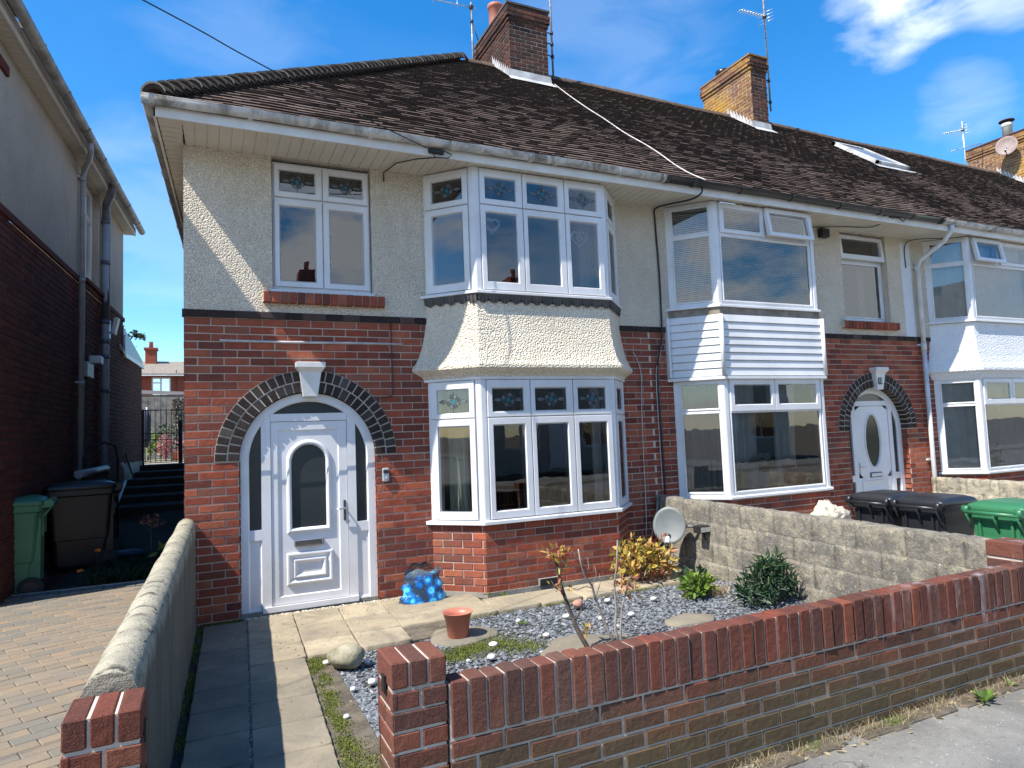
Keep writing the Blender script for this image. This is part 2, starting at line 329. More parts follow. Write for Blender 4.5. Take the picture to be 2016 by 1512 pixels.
# ------------------------------------------------------------------ mesh builder
WL = {}
class MB:
    def __init__(s): s.v = []; s.f = []; s.c = []; s.m = []; s.ms = []; s.sm = []
    def mi(s, mname):
        if mname not in s.ms: s.ms.append(mname)
        return s.ms.index(mname)
    def face(s, pts, mat=None, bc=(.5, 0, 0), smooth=False):
        n = len(s.v); s.v.extend([tuple(p) for p in pts]); s.f.append(tuple(range(n, n + len(pts))))
        s.c.append(bc); s.m.append(s.mi(mat) if mat else 0); s.sm.append(smooth)
    def grid(s, rows, mat=None, bc=(.5, 0, 0), smooth=True, close=False):
        n = len(s.v); w = len(rows[0])
        for r in rows: s.v.extend([tuple(p) for p in r])
        mi = s.mi(mat) if mat else 0
        for i in range(len(rows) - 1):
            for j in range(w if close else w - 1):
                k = (j + 1) % w
                s.f.append((n + i * w + j, n + i * w + k, n + (i + 1) * w + k, n + (i + 1) * w + j))
                s.c.append(bc); s.m.append(mi); s.sm.append(smooth)
    def box(s, x0, x1, y0, y1, z0, z1, mat=None, bc=(.5, 0, 0), T=None):
        P = [(x0, y0, z0), (x1, y0, z0), (x1, y1, z0), (x0, y1, z0), (x0, y0, z1), (x1, y0, z1), (x1, y1, z1), (x0, y1, z1)]
        if T: P = [T(p) for p in P]
        n = len(s.v); s.v.extend(P); mi = s.mi(mat) if mat else 0
        for q in ((0, 3, 2, 1), (4, 5, 6, 7), (0, 1, 5, 4), (1, 2, 6, 5), (2, 3, 7, 6), (3, 0, 4, 7)):
            s.f.append(tuple(n + i for i in q)); s.c.append(bc); s.m.append(mi); s.sm.append(False)
    def bevbox(s, x0, x1, y0, y1, z0, z1, b=.004, mat=None, bc=(.5, 0, 0), T=None, jit=0):
        # chamfered box : 3 layers in z, chamfered vertical edges too
        def ring(ix, z):
            return [(x0 + ix + b, y0 + ix, z), (x1 - ix - b, y0 + ix, z), (x1 - ix, y0 + ix + b, z), (x1 - ix, y1 - ix - b, z),
                    (x1 - ix - b, y1 - ix, z), (x0 + ix + b, y1 - ix, z), (x0 + ix, y1 - ix - b, z), (x0 + ix, y0 + ix + b, z)]
        rows = [ring(b, z0), ring(0, z0 + b), ring(0, z1 - b), ring(b, z1)]
        if jit: rows = [[(p[0] + ru(-jit, jit), p[1] + ru(-jit, jit), p[2] + ru(-jit, jit)) for p in r] for r in rows]
        if T: rows = [[T(p) for p in r] for r in rows]
        s.grid(rows, mat, bc, False, True)
        s.face(rows[-1], mat, bc); s.face(rows[0][::-1], mat, bc)
    def tube(s, pts, r, seg=8, mat=None, bc=(.5, 0, 0), cap=True):
        pts = [Vector(p) for p in pts]; rows = []
        rs = r if isinstance(r, (list, tuple)) else [r] * len(pts)
        up = None
        for i, p in enumerate(pts):
            d = (pts[min(i + 1, len(pts) - 1)] - pts[max(i - 1, 0)]).normalized()
            if up is None:
                a = Vector((0, 0, 1)) if abs(d.z) < .9 else Vector((1, 0, 0)); up = (a - d * a.dot(d)).normalized()
            else: up = (up - d * up.dot(d)).normalized()
            sd = d.cross(up)
            rows.append([tuple(p + (up * math.cos(t) + sd * math.sin(t)) * rs[i]) for t in [2 * math.pi * k / seg for k in range(seg)]])
        s.grid(rows, mat, bc, True, True)
        if cap: s.face(rows[0][::-1], mat, bc); s.face(rows[-1], mat, bc)
    def lathe(s, c, prof, seg=20, mat=None, bc=(.5, 0, 0), cap=True):
        rows = [[(c[0] + r * math.cos(t), c[1] + r * math.sin(t), c[2] + z) for t in [2 * math.pi * k / seg for k in range(seg)]] for r, z in prof]
        s.grid(rows, mat, bc, True, True)
        if cap: s.face(rows[0][::-1], mat, bc)
    def build(s, name, mat=None, parent=None, loc=None, recalc=True):
        if parent is not None: o0 = Vector(WL[parent.name])
        else: o0 = Vector(loc) if loc else Vector((0, 0, 0))
        me = bpy.data.meshes.new(name)
        me.from_pydata([(v[0] - o0.x, v[1] - o0.y, v[2] - o0.z) for v in s.v], [], s.f)
        names = s.ms if s.ms else [mat]
        if mat and s.ms and mat != s.ms[0] and False: pass
        for n in names: me.materials.append(MATS[n])
        if len(names) > 1: me.polygons.foreach_set('material_index', s.m)
        me.polygons.foreach_set('use_smooth', s.sm)
        at = me.color_attributes.new('bc', 'FLOAT_COLOR', 'CORNER'); buf = []
        for f, c in zip(s.f, s.c): buf.extend((c[0], c[1], c[2], 1.0) * len(f))
        at.data.foreach_set('color', buf)
        me.update()
        if recalc:
            bm = bmesh.new(); bm.from_mesh(me); bmesh.ops.remove_doubles(bm, verts=bm.verts, dist=1e-5)
            bmesh.ops.recalc_face_normals(bm, faces=bm.faces); bm.to_mesh(me); bm.free()
        o = bpy.data.objects.new(name, me); col.objects.link(o)
        if parent is not None: o.parent = parent
        else: o.location = o0
        WL[o.name] = tuple(o0); return o

def thing(name, label, cat, loc=(0, 0, 0), group=None):
    o = bpy.data.objects.new(name, None); col.objects.link(o); o.location = loc; WL[o.name] = tuple(loc)
    o.empty_display_size = .1
    o['label'] = label; o['category'] = cat
    if group: o['group'] = group
    return o
def tag(o, label, cat, group=None):
    o['label'] = label; o['category'] = cat
    if group: o['group'] = group
    return o
def kind(o, k): o['kind'] = k; return o
def copy_tree(o, loc, label=None, rotz=None, parent=None):
    c = o.copy(); col.objects.link(c)
    if parent is not None: c.parent = parent
    else:
        c.location = loc
        if rotz is not None: c.rotation_euler = (0, 0, rotz)
        if label: c['label'] = label
    for ch in list(o.children): copy_tree(ch, None, None, None, c)
    return c

# local frame on a vertical plane: u along, n outward, z up
class Fr:
    def __init__(s, P0, P1, off=0):
        s.P = Vector((P0[0], P0[1], 0)); d = Vector((P1[0] - P0[0], P1[1] - P0[1], 0)); s.L = d.length
        s.d = d.normalized(); s.n = Vector((s.d.y, -s.d.x, 0)); s.P = s.P + s.n * off
    def __call__(s, p):  # p=(u,n,z)
        q = s.P + s.d * p[0] + s.n * p[1]; return (q.x, q.y, p[2])
def bricks(mb, fr, u0, u1, z0, nc, phase=0, excl=None, l=.225, h=.075, mort=.011, depth=.02, face=0.0, mat=None, headers=False, end_half=True, jit=.0018, colr=None):
    for k in range(nc):
        za = z0 + k * h + mort / 2 + ru(-.001, .001); zb = z0 + (k + 1) * h - mort / 2 + ru(-.001, .001)
        ex = sorted(excl(z0 + k * h, z0 + (k + 1) * h)) if excl else []
        segs = []; cur = u0
        for a, b in ex:
            if a > cur: segs.append((cur, min(a, u1)))
            cur = max(cur, b)
        if cur < u1: segs.append((cur, u1))
        st = u0 - (l / 2 if (k + phase) % 2 else 0)
        i = 0
        while st + i * l < u1:
            a = st + i * l; b = a + l; i += 1
            for sa, sb in segs:
                x0 = max(a, sa); x1 = min(b, sb)
                if x1 - x0 < .03: continue
                m0 = mort / 2 if x0 == a else 0; m1 = mort / 2 if x1 == b else 0
                x0 += m0 + ru(-.0015, .0015) * (m0 > 0); x1 -= m1 + ru(-.0015, .0015) * (m1 > 0)
                n1 = face + ru(-jit, jit); n0 = face - depth; t = ru(-.0012, .0012); c = .004
                bc = (colr() if colr else rnd(), rnd(), 0)
                P = [(x0, n1 - c, za), (x1, n1 - c + t, za), (x1, n1 - c + t, zb), (x0, n1 - c, zb)]
                Q = [(x0 + c, n1, za + c), (x1 - c, n1 + t, za + c), (x1 - c, n1 + t, zb - c), (x0 + c, n1, zb - c)]
                B = [(x0, n0, za), (x1, n0, za), (x1, n0, zb), (x0, n0, zb)]
                mb.grid([[fr(p) for p in B], [fr(p) for p in P], [fr(p) for p in Q]], mat, bc, False, True)
                mb.face([fr(p) for p in Q], mat, bc)
def rect_holes(mb, fr, u0, u1, z0, z1, holes, n=0.0, depth=.1, mat=None, outer=False):
    us = sorted({u0, u1} | {x for h in holes for x in h[:2] if u0 < x < u1}); zs = sorted({z0, z1} | {x for h in holes for x in h[2:4] if z0 < x < z1})
    for a, b in zip(us, us[1:]):
        for c, d in zip(zs, zs[1:]):
            mu, mz = (a + b) / 2, (c + d) / 2
            if any(h[0] < mu < h[1] and h[2] < mz < h[3] for h in holes): continue
            mb.face([fr((a, n, c)), fr((b, n, c)), fr((b, n, d)), fr((a, n, d))], mat)
    for h in holes:
        a, b, c, d = max(h[0], u0), min(h[1], u1), max(h[2], z0), min(h[3], z1); q = n - depth
        mb.face([fr((a, n, c)), fr((a, q, c)), fr((a, q, d)), fr((a, n, d))], mat)
        mb.face([fr((b, n, c)), fr((b, q, c)), fr((b, q, d)), fr((b, n, d))], mat)
        mb.face([fr((a, n, c)), fr((b, n, c)), fr((b, q, c)), fr((a, q, c))], mat)
        mb.face([fr((a, n, d)), fr((b, n, d)), fr((b, q, d)), fr((a, q, d))], mat)
    if outer:
        q = n - depth
        for (a, c, b, d) in ((u0, z0, u1, z0), (u0, z1, u1, z1), (u0, z0, u0, z1), (u1, z0, u1, z1)):
            mb.face([fr((a, n, c)), fr((b, n, d)), fr((b, q, d)), fr((a, q, c))], mat)
def sash_ring(mb, fr, o, i, n0=0.002, n1=.02, mat=None, ch=.014):
    # o=(u0,u1,z0,z1) outer, i=inner pane rect
    def rc(r, n, e=0): return [(r[0] + e, n, r[2] + e), (r[1] - e, n, r[2] + e), (r[1] - e, n, r[3] - e), (r[0] + e, n, r[3] - e)]
    R_ = [rc(o, n0), rc(o, n1 - .003), rc(o, n1, .003), rc(i, n1, -ch), rc(i, n1 - .004, -ch + .003), rc(i, n0 - .012)]
    mb.grid([[fr(p) for p in r] for r in R_], mat, (.5, 0, 0), False, True)
def motif(mb, fr, r, n):
    # leaded flower: teal centre, bevelled petals, side leaves, came lines
    cu, cz = (r[0] + r[1]) / 2, (r[2] + r[3]) / 2; w = (r[1] - r[0]) / 2; h = (r[3] - r[2]) / 2
    def ribbon(pts, t=.0035, mat='lead_came'):
        for a, b in zip(pts, pts[1:]):
            dx, dz = b[0] - a[0], b[1] - a[1]; l = math.hypot(dx, dz) or 1; px, pz = -dz / l * t / 2, dx / l * t / 2
            mb.face([fr((a[0] + px, n + .002, a[1] + pz)), fr((a[0] - px, n + .002, a[1] - pz)), fr((b[0] - px, n + .002, b[1] - pz)), fr((b[0] + px, n + .002, b[1] + pz))], mat)
    ribbon([(cu, r[2]), (cu, cz - .02)], .004); ribbon([(cu, cz + .02), (cu, r[3])], .004)
    ribbon([(r[0], cz), (cu - .12, cz)], .003); ribbon([(cu + .12, cz), (r[1], cz)], .003)
    s_ = h * .78
    for k in range(8):
        a = math.pi * (k + .5) / 4; ox, oz = cu + s_ * .62 * math.cos(a), cz + s_ * .62 * math.sin(a)
        pts = [(ox + s_ * .24 * math.cos(t), oz + s_ * .24 * math.sin(t)) for t in [2 * math.pi * j / 10 for j in range(11)]]
        ribbon(pts, .0045)
        mb.face([fr((x, n + .0012, z)) for x, z in pts[:-1]], 'glass_bevel' if k % 2 else 'glass_obscure')
    for sg in (-1, 1):
        A = [(cu + sg * (s_ * .8 + t * (w * .95 - s_ * .8)), cz + q * math.sin(math.pi * t) * s_ * .22) for q in (1,) for t in [j / 6 for j in range(7)]]
        B = [(x, 2 * cz - z) for x, z in A]
        ribbon(A, .004); ribbon(B, .004)
        mb.face([fr((x, n + .0012, z)) for x, z in A + B[::-1][1:-1]], 'glass_bevel')
    mb.face([fr((cu + s_ * .3 * math.cos(t), n + .003, cz + s_ * .3 * math.sin(t))) for t in [2 * math.pi * j / 8 for j in range(8)]], 'glass_teal')
def window(root, fr, z0, z1, sashes=(), fixed=(), u0=0, u1=None, depth=.07, mats=('upvc_white',), wname='window', leaded=False):
    """outer frame is a part of the house; sashes, panes, lead work its sub-parts"""
    u1 = fr.L if u1 is None else u1
    W = MB(); holes = [s[1] for s in sashes] + list(fixed)
    rect_holes(W, fr, u0, u1, z0, z1, holes, 0, depth, mats[0], True)
    w = W.build(wname, mats[0], root)
    for o, i, tilt in sashes:
        def T(p, o=o, tilt=tilt):
            if not tilt: return fr(p)
            dz = o[3] - p[2]; return fr((p[0], p[1] + dz * math.sin(tilt), o[3] - dz * math.cos(tilt)))
        S = MB(); sash_ring(S, T, o, i, .002, .022 + (.03 if tilt else 0), mats[0]); S.build('sash', mats[0], w)
        G = MB(); n = .006 if not tilt else .02
        G.face([T((i[0], n, i[2])), T((i[1], n, i[2])), T((i[1], n, i[3])), T((i[0], n, i[3]))]); G.build('pane', 'glass', w, recalc=False)
        if leaded and i[3] - i[2] < .3:
            K = MB(); motif(K, T, i, n + .001); K.build('leaded_flower', None, w, recalc=False)
        elif leaded: pass
    for i in fixed:
        S = MB(); sash_ring(S, fr, (i[0] - .022, i[1] + .022, i[2] - .022, i[3] + .022), i, .001, .010, mats[0], .008); S.build('glazing_bead', mats[0], w)
        G = MB(); n = -.012
        G.face([fr((i[0], n, i[2])), fr((i[1], n, i[2])), fr((i[1], n, i[3])), fr((i[0], n, i[3]))]); G.build('pane', 'glass', w, recalc=False)
    return w
SX, SY = .42, .43
def bayring(xa, xb, o, z, y0=0.0):
    k = .4142 * o
    return [(xa - 1.414 * o, y0, z), (xa + SX - k, -SY - o, z), (xb - SX + k, -SY - o, z), (xb + 1.414 * o, y0, z)]
def bayloft(mb, xa, xb, prof, mat=None, cap=True, y0=0.0, smooth=False):
    rows = [bayring(xa, xb, o, z, y0) for z, o in prof]
    mb.grid(rows, mat, (.5, 0, 0), smooth, False)
    if cap: mb.face(rows[0][::-1], mat); mb.face(rows[-1], mat)
def leaf(mb, c, d, up, l, w, bc, mat=None):
    d = d.normalized(); s_ = d.cross(up).normalized(); nn = s_.cross(d)
    P = [c, c + d * l * .35 + s_ * w * .5 + nn * l * .06, c + d * l * .75 + s_ * w * .35 + nn * l * .03, c + d * l - nn * l * .06, c + d * l * .75 - s_ * w * .35 + nn * l * .03, c + d * l * .35 - s_ * w * .5 + nn * l * .06]
    mb.face([P[0], P[1], P[2], P[3]], mat, bc); mb.face([P[0], P[3], P[4], P[5]], mat, bc)
def rdir(z=None):
    while 1:
        v = Vector((ru(-1, 1), ru(-1, 1), ru(-1, 1)))
        if .1 < v.length < 1:
            v.normalize()
            if z is not None: v.z = abs(v.z) * z + .05
            return v.normalized()

BAND = 2.75; SOF = 4.37; TAN = 4.0 / 4.9; RIDY = 4.35; RIDZ = 8.5
def roofz(y): return 4.5 + (y + .55) * TAN
exec_parts = []
# ------------------------------------------------------------------ houses
def arch_excl(cx, rin, spring, rm):
    def f(za, zb):
        if za < spring - .01: return [(cx - rin, cx + rin)]
        dz = (za + zb) / 2 - spring
        if dz < rm: h = math.sqrt(rm * rm - dz * dz); return [(cx - h, cx + h)]
        return []
    return f
def mortar_field(mb, fr, u0, u1, z0, z1, cx, rin, spring, mat, n=-.009, extra=()):
    rm = .72
    rect_holes(mb, fr, u0, u1, z0, z1, [(cx - rin - .001, cx + rin + .001, z0 - 1, spring), (cx - rm - .02, cx + rm + .02, spring, spring + rm + .02)] + list(extra), n, .01, mat)
    K = 24
    for k in range(K):
        a = cx - rm - .02 + k * (2 * rm + .04) / K; b = a + (2 * rm + .04) / K
        za = spring + math.sqrt(max(0, rm * rm - (a - cx) ** 2)); zb = spring + math.sqrt(max(0, rm * rm - (b - cx) ** 2))
        mb.face([fr((a, n, za)), fr((b, n, zb)), fr((b, n, spring + rm + .02)), fr((a, n, spring + rm + .02))], mat)
def arch_ring(mb, fr, cx, rin, rout, spring, mat, mortar, deep=.11, nf=.010):
    K = 40
    def pt(r, t, n): return fr((cx + r * math.cos(t), n, spring + r * math.sin(t)))
    T = [math.pi * k / K for k in range(K + 1)]
    mb.grid([[pt(rin + .003, t, -deep) for t in T], [pt(rin + .003, t, nf - .008) for t in T], [pt(rout + .004, t, nf - .008) for t in T], [pt(rout + .004, t, -.012) for t in T]], mortar, (.5, 0, 0), False)
    rm = (rin + rout) / 2
    for ra, rb, cnt in ((rin, rm - .006, 28), (rm + .006, rout, 32)):
        for k in range(cnt):
            t0 = math.pi * k / cnt + .0062 / ra; t1 = math.pi * (k + 1) / cnt - .0062 / ra
            j = ru(-.002, .002); bc = (rnd(), rnd(), 0); c = .004; tc = c / ra
            A = [pt(ra, t0, -deep + .002), pt(rb, t0, -deep + .002), pt(rb, t1, -deep + .002), pt(ra, t1, -deep + .002)]
            B = [pt(ra, t0, nf - c + j), pt(rb, t0, nf - c + j), pt(rb, t1, nf - c + j), pt(ra, t1, nf - c + j)]
            C_ = [pt(ra + c, t0 + tc, nf + j), pt(rb - c, t0 + tc, nf + j), pt(rb - c, t1 - tc, nf + j), pt(ra + c, t1 - tc, nf + j)]
            mb.grid([A, B, C_], mat, bc, False, True); mb.face(C_, mat, bc)
def keystone(mb, fr, cx, z0=2.0, z1=2.33):
    def ring(w0, w1, za, zb, n0, n1): pass
    def sec(z, w, n): return [fr((cx - w, -.02, z)), fr((cx - w, n, z)), fr((cx + w, n, z)), fr((cx + w, -.02, z))]
    rows = [sec(z0, .066, .055), sec(z0 + .225, .100, .075), sec(z0 + .235, .104, .075), sec(z1 - .055, .132, .110), sec(z1 - .05, .138, .115), sec(z1 - .004, .138, .115), sec(z1, .130, .108)]
    mb.grid(rows, None, (.5, 0, 0), False); mb.face(rows[0]); mb.face(rows[-1])
def arc_frame(mb, fr, cx, spring, ro, ri, z0, n, nb, mat):
    # door surround : jambs + half ring of width ro-ri
    K = 32; T = [math.pi * k / K for k in range(K + 1)]
    O = [(cx + ro, z0)] + [(cx + ro * math.cos(t), spring + ro * math.sin(t)) for t in T] + [(cx - ro, z0)]
    I = [(cx + ri, z0)] + [(cx + ri * math.cos(t), spring + ri * math.sin(t)) for t in T] + [(cx - ri, z0)]
    def R_(L_, n): return [fr((u, n, z)) for u, z in L_]
    I2 = [(cx + (u - cx) * (1 - .012 / ri), z if z < spring else spring + (z - spring) * (1 - .012 / ri)) for u, z in I]
    mb.grid([R_(O, nb), R_(O, n), R_(I, n), R_(I2, n - .012), R_(I2, nb)], mat, (.5, 0, 0), False)
def panel_rings(mb, fr, rects, mat):
    # nested rectangle rings (u0,u1,z0,z1,n)
    rows = [[fr((r[0], r[4], r[2])), fr((r[1], r[4], r[2])), fr((r[1], r[4], r[3])), fr((r[0], r[4], r[3]))] for r in rects]
    mb.grid(rows, mat, (.5, 0, 0), False, True); mb.face(rows[-1], mat)
def segclip(cx, spring, r, zc, K=14):
    a = math.asin((zc - spring) / r); return [(cx + r * math.cos(t), spring + r * math.sin(t)) for t in [a + (math.pi - 2 * a) * k / K for k in range(K + 1)]]

def front_door(root, fr, cx, zt, style):
    """fr : wall frame, door sits back at n = nb. zt threshold height"""
    n = -.035 if style == 1 else -.105; sp = 1.40
    W = 'upvc_door'; F = MB(); arc_frame(F, fr, cx, sp, .637, .565, zt, n, n - .08, W)
    def bar(u0, u1, z0, z1, d=.0, b=.07): F.box(u0, u1, n - b, n - .004 + d, z0, z1, W, T=fr)
    # mullions, transoms
    za = sp + math.sqrt(.567 ** 2 - .36 ** 2) - .003
    bar(cx - .445, cx - .362, zt, za + .02); bar(cx + .362, cx + .445, zt, za + .02)
    bar(cx - .36, cx + .36, 1.765, 1.838)
    for s_ in (-1, 1):
        a, b = sorted((cx + s_ * .446, cx + s_ * .566)); bar(a, b, .655, .75)
        if style == 1:
            F2 = [(a, b, zt, .654, n - .004), (a, b, zt, .654, n - .010), (a + .012, b - .012, zt + .03, .638, n - .018), (a + .02, b - .02, zt + .038, .63, n - .018)]
            panel_rings(F, fr, F2, W)
    bar(cx - .445, cx + .445, zt - .02, zt + .03, .02); F.box(cx - .64, cx + .64, n - .1, n + .005, zt - .12, zt - .0, 'concrete', T=lambda p: fr(p))
    f = F.build('door_frame', None, root)
    # side lights and fanlight
    for s_ in (-1, 1):
        pts = []
        ui, uo = cx + s_ * .443, .567
        K = 12; t1 = math.acos(.443 / uo)
        arc = [(cx + s_ * uo * math.cos(t1 * k / K), sp + uo * math.sin(t1 * k / K)) for k in range(K + 1)]
        pts = [(ui, .748), (cx + s_ * uo, .748)] + arc
        G = MB(); G.face([fr((u, n - .03, z)) for u, z in pts]); G.build('side_light', 'glass_obscure', f, recalc=False)
        if style == 2:
            a, b = sorted((cx + s_ * .443, cx + s_ * .567)); G = MB(); G.face([fr((a, n - .03, zt)), fr((b, n - .03, zt)), fr((b, n - .03, .656)), fr((a, n - .03, .656))]); G.build('side_light', 'glass_obscure', f, recalc=False)
    G = MB(); G.face([fr((u, n - .03, z)) for u, z in segclip(cx, sp, .567, 1.836)]); G.build('fanlight', 'glass_obscure', f, recalc=False)
    # leaf
    D = MB(); dn = n - .012; x0, x1, z0, z1 = cx - .358, cx + .358, zt + .035, 1.76
    if style == 1:
        gx0, gx1, gz0, gs, gr = cx - .173, cx + .157, .735, 1.372, .165; gc = (gx0 + gx1) / 2
        # slab with arched hole : build strips
        def hole_top(u): return gs + math.sqrt(max(0, gr * gr - (u - gc) ** 2))
        us = [x0, cx - .30] + [gx0 + (gx1 - gx0) * k / 16 for k in range(17)] + [cx + .28, x1]
        pan = (cx - .30, cx + .28, .105, 1.68)
        def lev(u): return dn
        for a, b in zip(us, us[1:]):
            inside = a >= gx0 - 1e-6 and b <= gx1 + 1e-6
            for (c, d) in ((z0, .105), (.105, gz0), (gz0, 1.68), (1.68, z1)):
                inp = a >= pan[0] - 1e-6 and b <= pan[1] + 1e-6 and c >= .105 - 1e-6 and d <= 1.68 + 1e-6
                nn = dn - .012 if inp else dn
                if inside and c == gz0:
                    D.face([fr((a, nn, hole_top(a))), fr((b, nn, hole_top(b))), fr((b, nn, d)), fr((a, nn, d))], W)
                else: D.face([fr((a, nn, c)), fr((b, nn, c)), fr((b, nn, d)), fr((a, nn, d))], W)
        # step between stile and recessed field
        r0 = [(pan[0], .105), (pan[1], .105), (pan[1], 1.68), (pan[0], 1.68)]
        D.grid([[fr((u, dn, z)) for u, z in r0], [fr((u + (.008 if u < cx else -.008), dn - .012, z + (.008 if z < 1 else -.008))) for u, z in r0]], W, (.5, 0, 0), False, True)
        # moulding round glass
        def loop(e): return [(gx0 - e, gz0 - e), (gx1 + e, gz0 - e)] + [(gc + (gr + e) * math.cos(t), gs + (gr + e) * math.sin(t)) for t in [math.pi * k / 16 for k in range(17)]]
        D.grid([[fr((u, q, z)) for u, z in loop(e)] for e, q in ((.045, dn - .012), (.038, dn + .004), (.02, dn + .010), (.004, dn + .004), (-.004, dn - .022))], W, (.5, 0, 0), False, True)
        # lower raised panel
        a = (cx - .225, cx + .205, .205, .505)
        def ex(e, q): return (a[0] + e, a[1] - e, a[2] + e, a[3] - e, q)
        panel_rings(D, fr, [ex(0, dn - .012), ex(.006, dn + .008), ex(.02, dn + .010), ex(.05, dn - .008), ex(.062, dn - .008), ex(.068, dn + .010), ex(.078, dn + .010), ex(.105, dn - .010), ex(.115, dn - .010)], W)
        lf = D.build('door', W, root)
        G = MB(); G.face([fr((u, dn - .02, z)) for u, z in loop(0)]); G.build('door_glass', 'glass_obscure', lf, recalc=False)
        Hh = MB(); Hh.bevbox(cx + .315, cx + .338, dn, dn + .012, .772, .972, .004, 'steel_dark', T=fr)
        Hh.tube([fr((cx + .327, dn + .01, .895)), fr((cx + .327, dn + .045, .895)), fr((cx + .30, dn + .055, .893)), fr((cx + .225, dn + .052, .888))], .008, 8, 'chrome')
        Hh.tube([fr((cx + .327, dn + .01, .815)), fr((cx + .327, dn + .02, .815))], .009, 8, 'chrome'); Hh.build('door_handle', None, lf)
        B = MB(); B.bevbox(cx - .155, cx + .12, dn - .012, dn + .012, .562, .622, .005, 'letter_steel', T=fr); B.bevbox(cx - .14, cx + .105, dn + .011, dn + .018, .572, .612, .003, 'chrome', T=fr); B.build('letterbox', None, lf)
    else:
        gc, gz, rx, rz = cx + .0, 1.245, .155, .385
        K = 28; E_ = lambda e, q: [fr((gc + (rx + e) * math.cos(t), q, gz + (rz + e) * math.sin(t))) for t in [2 * math.pi * k / K for k in range(K)]]
        # slab around oval: ring from oval to rectangle by radial strips
        def sqp(t):
            c_, s_ = math.cos(t), math.sin(t); hx = .358; top = z1 - gz; bot = gz - .70
            k = min(hx / abs(c_) if abs(c_) > 1e-6 else 9, (top if s_ > 0 else bot) / abs(s_) if abs(s_) > 1e-6 else 9); return (gc + c_ * k, gz + s_ * k)
        D.grid([[fr((sqp(2 * math.pi * k / K)[0], dn, sqp(2 * math.pi * k / K)[1])) for k in range(K)], E_(.03, dn), E_(.026, dn + .012), E_(.012, dn + .012), E_(-.002, dn - .015)], W, (.5, 0, 0), False, True)
        D.face([fr((x0, dn, z0)), fr((x1, dn, z0)), fr((x1, dn, .702)), fr((x0, dn, .702))], W)
        panel_rings(D, fr, [(cx - .30, cx + .30, z0 + .07, .66, dn + .001), (cx - .295, cx + .295, z0 + .075, .655, dn + .010), (cx - .27, cx + .27, z0 + .10, .63, dn + .003), (cx - .2, cx + .2, z0 + .17, .56, dn + .003), (cx - .17, cx + .17, z0 + .2, .53, dn + .012)], W)
        lf = D.build('door', W, root)
        G = MB(); G.face(E_(0, dn - .012)); G.build('door_glass', 'glass_green', lf, recalc=False)
        B = MB(); B.bevbox(cx - .12, cx + .13, dn - .005, dn + .012, .70, .775, .005, 'steel_dark', T=fr); B.bevbox(cx - .105, cx + .115, dn + .011, dn + .018, .712, .762, .003, 'upvc_white', T=fr); B.build('letterbox', None, lf)
        Hh = MB(); Hh.bevbox(cx - .335, cx - .315, dn, dn + .012, .75, .93, .004, 'upvc_white', T=fr); Hh.tube([fr((cx - .325, dn + .01, .87)), fr((cx - .325, dn + .045, .87)), fr((cx - .24, dn + .05, .868))], .008, 8, 'upvc_white'); Hh.build('door_handle', None, lf)
    return f

def gutter(root, x0, x1, y, z, mat, name='gutter', joints=(), P=None):
    G = MB(); K = 10
    prof = [(.058 * math.cos(math.pi + math.pi * k / K), .058 * math.sin(math.pi + math.pi * k / K)) for k in range(K + 1)]
    prof = [(-.062, .004)] + prof + [(.062, .004)]
    ip = [(a * .92, b * .92 + .002) for a, b in prof][::-1]
    n = max(2, int(abs(x1 - x0) / .8))
    def row(x, pr, s=1): return [P(x, y + a * s, z + b * s + .004 * math.sin(x * 2.1)) if P else (x, y + a * s, z + b * s + .004 * math.sin(x * 2.1)) for a, b in pr]
    xs = [x0 + (x1 - x0) * i / n for i in range(n + 1)]
    G.grid([row(x, prof + ip) for x in xs], mat, (.5, 0, 0), True, True)
    for j in joints:
        G.grid([row(j - .022, prof), row(j - .022, prof, 1.14), row(j + .022, prof, 1.14), row(j + .022, prof)], mat, (.5, 0, 0), False)
    G.face(row(x0, prof), mat); G.face(row(x1, prof), mat)
    return G.build(name, mat, root)
